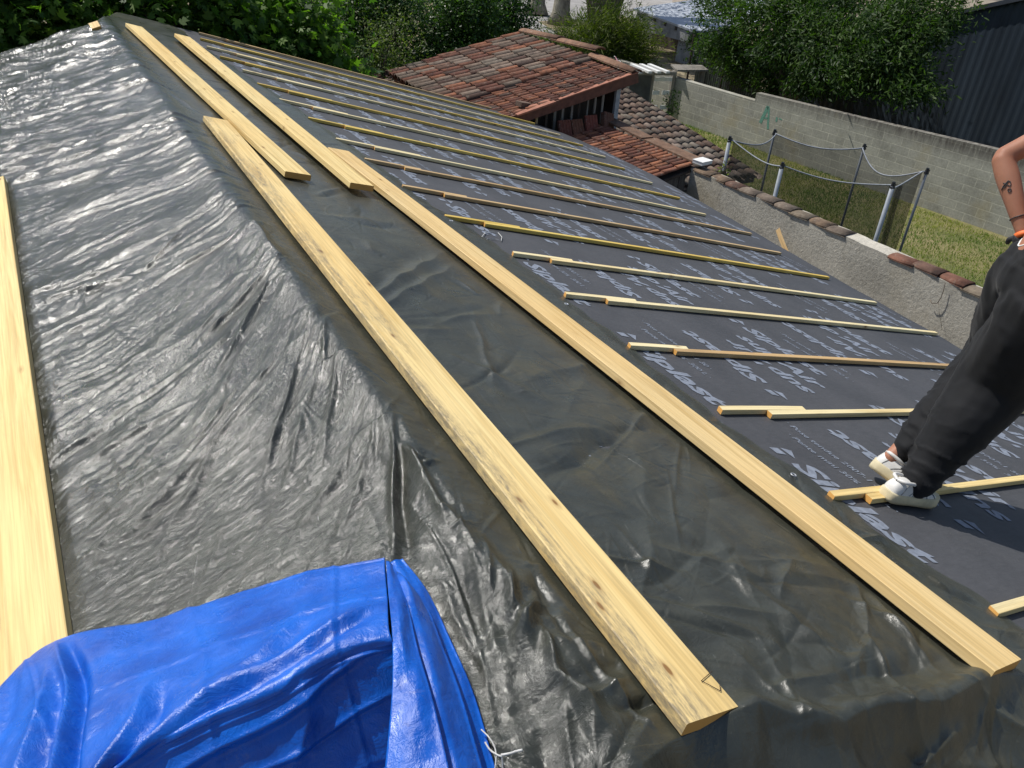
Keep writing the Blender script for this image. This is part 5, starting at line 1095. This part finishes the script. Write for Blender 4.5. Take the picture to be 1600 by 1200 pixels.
def pleat(V):
    s_ = V[:, 0]*.5+V[:, 2]; t = np.arctan2(V[:, 1]-1.4, V[:, 0]-2.3); f = np.zeros(len(V))
    lowm = sstep(-V[:, 2], .12, .42); w_ = fbm(V[:, 1]*9+V[:, 0]*4, V[:, 2]*6, 91, 3)-.45; rr_ = lambda u, v, q: 1-np.abs(2*vnoise(u, v, q)-1)
    f += lowm*.022*rr_(V[:, 1]*5+V[:, 0]*3, (V[:, 2]+.45*V[:, 0]+.10*w_)*26, 92)**2-lowm*.006
    f += (1-lowm)*(.020*rr_((V[:, 0]*.6+V[:, 1]-.35*V[:, 2])*9+w_*2, V[:, 2]*2.2+V[:, 0]*2, 93)**2.5+.008*w_)+.004*rr_(V[:, 0]*22+V[:, 1]*9, V[:, 2]*24, 94)
    zz_ = V[:, 2]-(pel[2]+.085)+.18*(V[:, 0]-pel[0]); f = f*.65*(1-.7*sstep(zz_, -.02, .02))+sstep(zz_, -.01, .01)*(.004*np.sin(t*60)-.006); return f
cuffA = ank+A_([.030, -.004, -.020]); cuffB = ankB+A_([.05, -.02, .03])
tro = skinmesh([([cuffA, cuffA*.8+knee*.2, cuffA*.45+knee*.55, knee, knee*.5+hip*.5, hip], [.076, .088, .122, .148, .152, .148]), ([cuffB, cuffB*.7+kneeB*.3, kneeB, kneeB*.5+hipB*.5, hipB], [.056, .085, .105, .118, .135]),
                ([cuffA*.5+knee*.5+A_([.05, .05, 0]), knee+A_([.12, .0, .03]), knee*.5+hip*.5+A_([.13, 0, 0])], [.08, .12, .12]),
                ([hip, pel+A_([0, 0, .03]), hipB], [.135, .145, .135]), ([pel, pel+A_([.01, .01, .115])], [.150, .136]), ([hip+A_([0, 0, .02]), hip+A_([.02, .0, .115])], [.130, .118]), ([hipB+A_([0, 0, .02]), hipB+A_([.0, .0, .115])], [.130, .118])], .011, 4, wl, 'trousers', CLOTH, worker, pleat)
SEAM = simple('seam_grey', (.22, .22, .21), .7, .2, 20)
def shoe(heel, toe, upv, nm='shoe', lift=0.):
    """low trainer: lofted sections from heel to toe"""
    heel, toe = A_(heel, float) if False else np.array(heel, float), np.array(toe, float); d = toe-heel; L_ = np.linalg.norm(d); d /= L_; u = np.array(upv, float); u -= d*u.dot(d); u /= np.linalg.norm(u); s_ = np.cross(u, d)
    P3 = lambda x, y, z: heel+d*x*L_+s_*y+u*z
    prof = [(x_, w_*1.14, h_*1.12) for x_, w_, h_ in [(0, .018, .05), (.03, .032, .074), (.12, .038, .088), (.25, .040, .090), (.38, .041, .086), (.50, .043, .078), (.62, .047, .062), (.75, .049, .052), (.87, .045, .046), (.96, .030, .038), (1.0, .014, .028)]]
    e = empty('shoe'); e.parent = worker; V = []; F = []; nn = 14
    for x, w_, h in prof:
        for k in range(nn):
            a = math.pi*k/(nn-1); c_, si = math.cos(a), math.sin(a); V.append(P3(x, w_*math.copysign(abs(c_)**.7, c_), .022+(h-.022)*si**.75))
    F = [[i*nn+k, i*nn+k+1, (i+1)*nn+k+1, (i+1)*nn+k] for i in range(len(prof)-1) for k in range(nn-1)]+[[k for k in range(nn)][::-1], [(len(prof)-1)*nn+k for k in range(nn)]]
    up_o = mesh('upper', np.array(V)-np.array(wl), F, SHOE, worker, True); up_o.name = 'shoe'
    bpy.data.objects.remove(e)
    V = []; m_ = len(prof)
    for zz, gr in ((-.004, 1.02), (.010, 1.13), (.036, 1.10), (.042, 1.0)):
        for sgn, seq in ((1, prof), (-1, prof[::-1])):
            for x, w_, h in seq: V.append(P3((x-.5)*(1+.03*gr)+.5, sgn*w_*gr, zz+.012*max(0, x-.85)*4))
    q = 2*m_; F = [[j*q+k, j*q+(k+1) % q, (j+1)*q+(k+1) % q, (j+1)*q+k] for j in range(3) for k in range(q)]+[list(range(q))[::-1], [3*q+k for k in range(q)]]
    so_ = mesh('sole', np.array(V)-np.array(wl), F, SOLE, up_o, True); so_.matrix_parent_inverse = Matrix.Identity(4)
    mb = MB()
    col_ = [P3(x, y, z) for x, y, z in [(.06, 0, .092), (.10, .034, .100), (.25, .037, .098), (.36, .024, .090), (.40, 0, .086), (.36, -.024, .090), (.25, -.037, .098), (.10, -.034, .100), (.06, 0, .092)]]
    mb.tube(catmull(np.array(col_), 40)-np.array(wl), .008, 8, False); cu = mb.build('collar', SHOE, up_o, True)
    mb = MB()
    for x in (.45, .52, .59, .66): mb.tube(np.array([P3(x, -.026, .074-(x-.45)*.09), P3(x+.01, 0, .084-(x-.45)*.10), P3(x, .026, .074-(x-.45)*.09)])-np.array(wl), .0032, 6)
    mb.build('laces', SHOE, up_o, True)
    wq = lambda x: np.interp(x, [p_[0] for p_ in prof], [p_[1] for p_ in prof]); hq = lambda x: np.interp(x, [p_[0] for p_ in prof], [p_[2] for p_ in prof])
    def onup(x, a): c_, si = math.cos(a), math.sin(a); return P3(x, wq(x)*1.015*math.copysign(abs(c_)**.7, c_), .022+(hq(x)-.020)*abs(si)**.75)
    for (x0, a0, x1, a1) in ((.62, .25, .56, 1.2), (.62, 2.9, .56, 1.95), (.10, .2, .20, 1.0), (.10, 2.95, .20, 2.1), (.25, .2, .45, .9), (.25, 2.95, .45, 2.25), (.32, .2, .52, .9), (.32, 2.95, .52, 2.25)):
        mb = MB(); mb.tube(np.array([onup(x0+(x1-x0)*t, a0+(a1-a0)*t) for t in np.linspace(0, 1, 8)])-np.array(wl), .0016, 5); mb.build('seam', SEAM, up_o, True)
    mb = MB(); mb.tube(np.array([onup(.80, a) for a in np.linspace(.3, 2.84, 12)])-np.array(wl), .0018, 5); mb.build('seam', SEAM, up_o, True)
    return up_o
shoe((1.965, 1.405, -TT*1.965+.026), (2.262, 1.358, -TT*2.262+.012), NR)
shoe(hB-A_([0, 0, .04]), tB_-A_([0, 0, .02]), A_([.55, -.25, .80]))
mb = MB(); d_ = (wri-elb)/np.linalg.norm(wri-elb); mb.tube([wri-d_*.005-A_(wl), wri+d_*.018-A_(wl)], .034, 16); mb.build('orange_cuff', ORNG, worker, True)
hd = wri+A_([.01, -.005, -.03]); gl = [([wri+d_*.012, hd, hand_c], [.033, .040, .040])]
for q in range(4): b0 = hand_c+A_([.02, -.03+.02*q, -.0]); gl.append(([b0, b0+A_([.045, -.004, -.02]), b0+A_([.07-.006*abs(q-1.5), .004, -.055])], [.013, .012, .010]))
gl.append(([hd+A_([.01, .02, .0]), hd+A_([.01, .055, -.02]), hd+A_([.03, .07, -.045])], [.014, .012, .010]))
skinmesh(gl, .004, 3, wl, 'glove', GLOVE, worker)
# waistband piping (white) and tattoos
from mathutils.bvhtree import BVHTree
bm_ = body.data; bvh = BVHTree.FromPolygons([v.co+wl for v in bm_.vertices], [p.vertices[:] for p in bm_.polygons])
tm_ = tro.data; bvt = BVHTree.FromPolygons([v.co+wl for v in tm_.vertices], [p.vertices[:] for p in tm_.polygons])
wb = []
for k in range(61):
    a = 2*math.pi*k/60; o_ = Vector(pel+A_([.02, 0, .10])); best = None
    for q in range(40):                                  # the highest line where trouser cloth still covers the skin
        hgt = pel[2]+.06+q*.004; oo = Vector((o_.x+math.cos(a)*.9, o_.y+math.sin(a)*.9, hgt)); dd_ = Vector((-math.cos(a), -math.sin(a), 0))
        h1 = bvt.ray_cast(oo, dd_); h2 = bvh.ray_cast(oo, dd_)
        if h1[0] is not None and (h2[0] is None or h1[3] < h2[3]): best = h1[0]
    if best is not None: wb.append(A_(best)+A_([math.cos(a)*.001, math.sin(a)*.001, .001])-A_(wl))
if len(wb) > 8:
    wb = np.array(wb); ker = np.ones(5)/5; wbp = np.concatenate([wb[-3:], wb, wb[:3]]); wb = np.stack([np.convolve(wbp[:, i], ker, 'valid') for i in range(3)], 1)
    mb = MB(); mb.tube(wb, .0035, 6, False); mb.build('waistband_edge', WHITEP, worker, True)
TAT = simple('tattoo_ink', (.03, .035, .04), .5, .1, 30)
cd = (A_(CAM)-elb); cd -= d_*cd.dot(d_); cd /= np.linalg.norm(cd); lat = np.cross(d_, cd)
def onarm(t, a, r=None): rr = np.interp(t, [0, .25, .55, 1], [.044, .0475, .0405, .029])+.0005; return elb+(wri-elb)*t+(cd*math.cos(a)+lat*math.sin(a))*rr-A_(wl)
mb = MB(); mb.tube([onarm(.80, a) for a in np.linspace(-1.9, 1.9, 24)], .0022, 5)
mb.tube([onarm(.38+.03*math.sin(t*2), .25+.35*math.cos(t)) for t in np.linspace(0, 5.5, 20)], .0018, 5); mb.tube([onarm(.34+.02*t, .0+.22*t) for t in np.linspace(0, 4, 12)], .0022, 5); mb.tube([onarm(.46+.02*math.sin(t), .15+.15*math.cos(t)) for t in np.linspace(0, 6.28, 14)], .0018, 5)
mb.build('tattoo', TAT, worker, True)
# hair cap
Hh = skinmesh([([head+A_([-.045, 0, .03]), head+A_([-.03, 0, .09]), head+A_([.015, 0, .125])], [.066, .082, .074])], .008, 3, wl, 'hair', HAIR, worker)
mb = MB()
for sg in (1, -1): mb.tube([head+A_([.092, sg*.032, .055])-A_(wl), head+A_([.098, sg*.032, .055])-A_(wl)], .011, 10)
mb.build('eyes', WHITEP, worker, True)
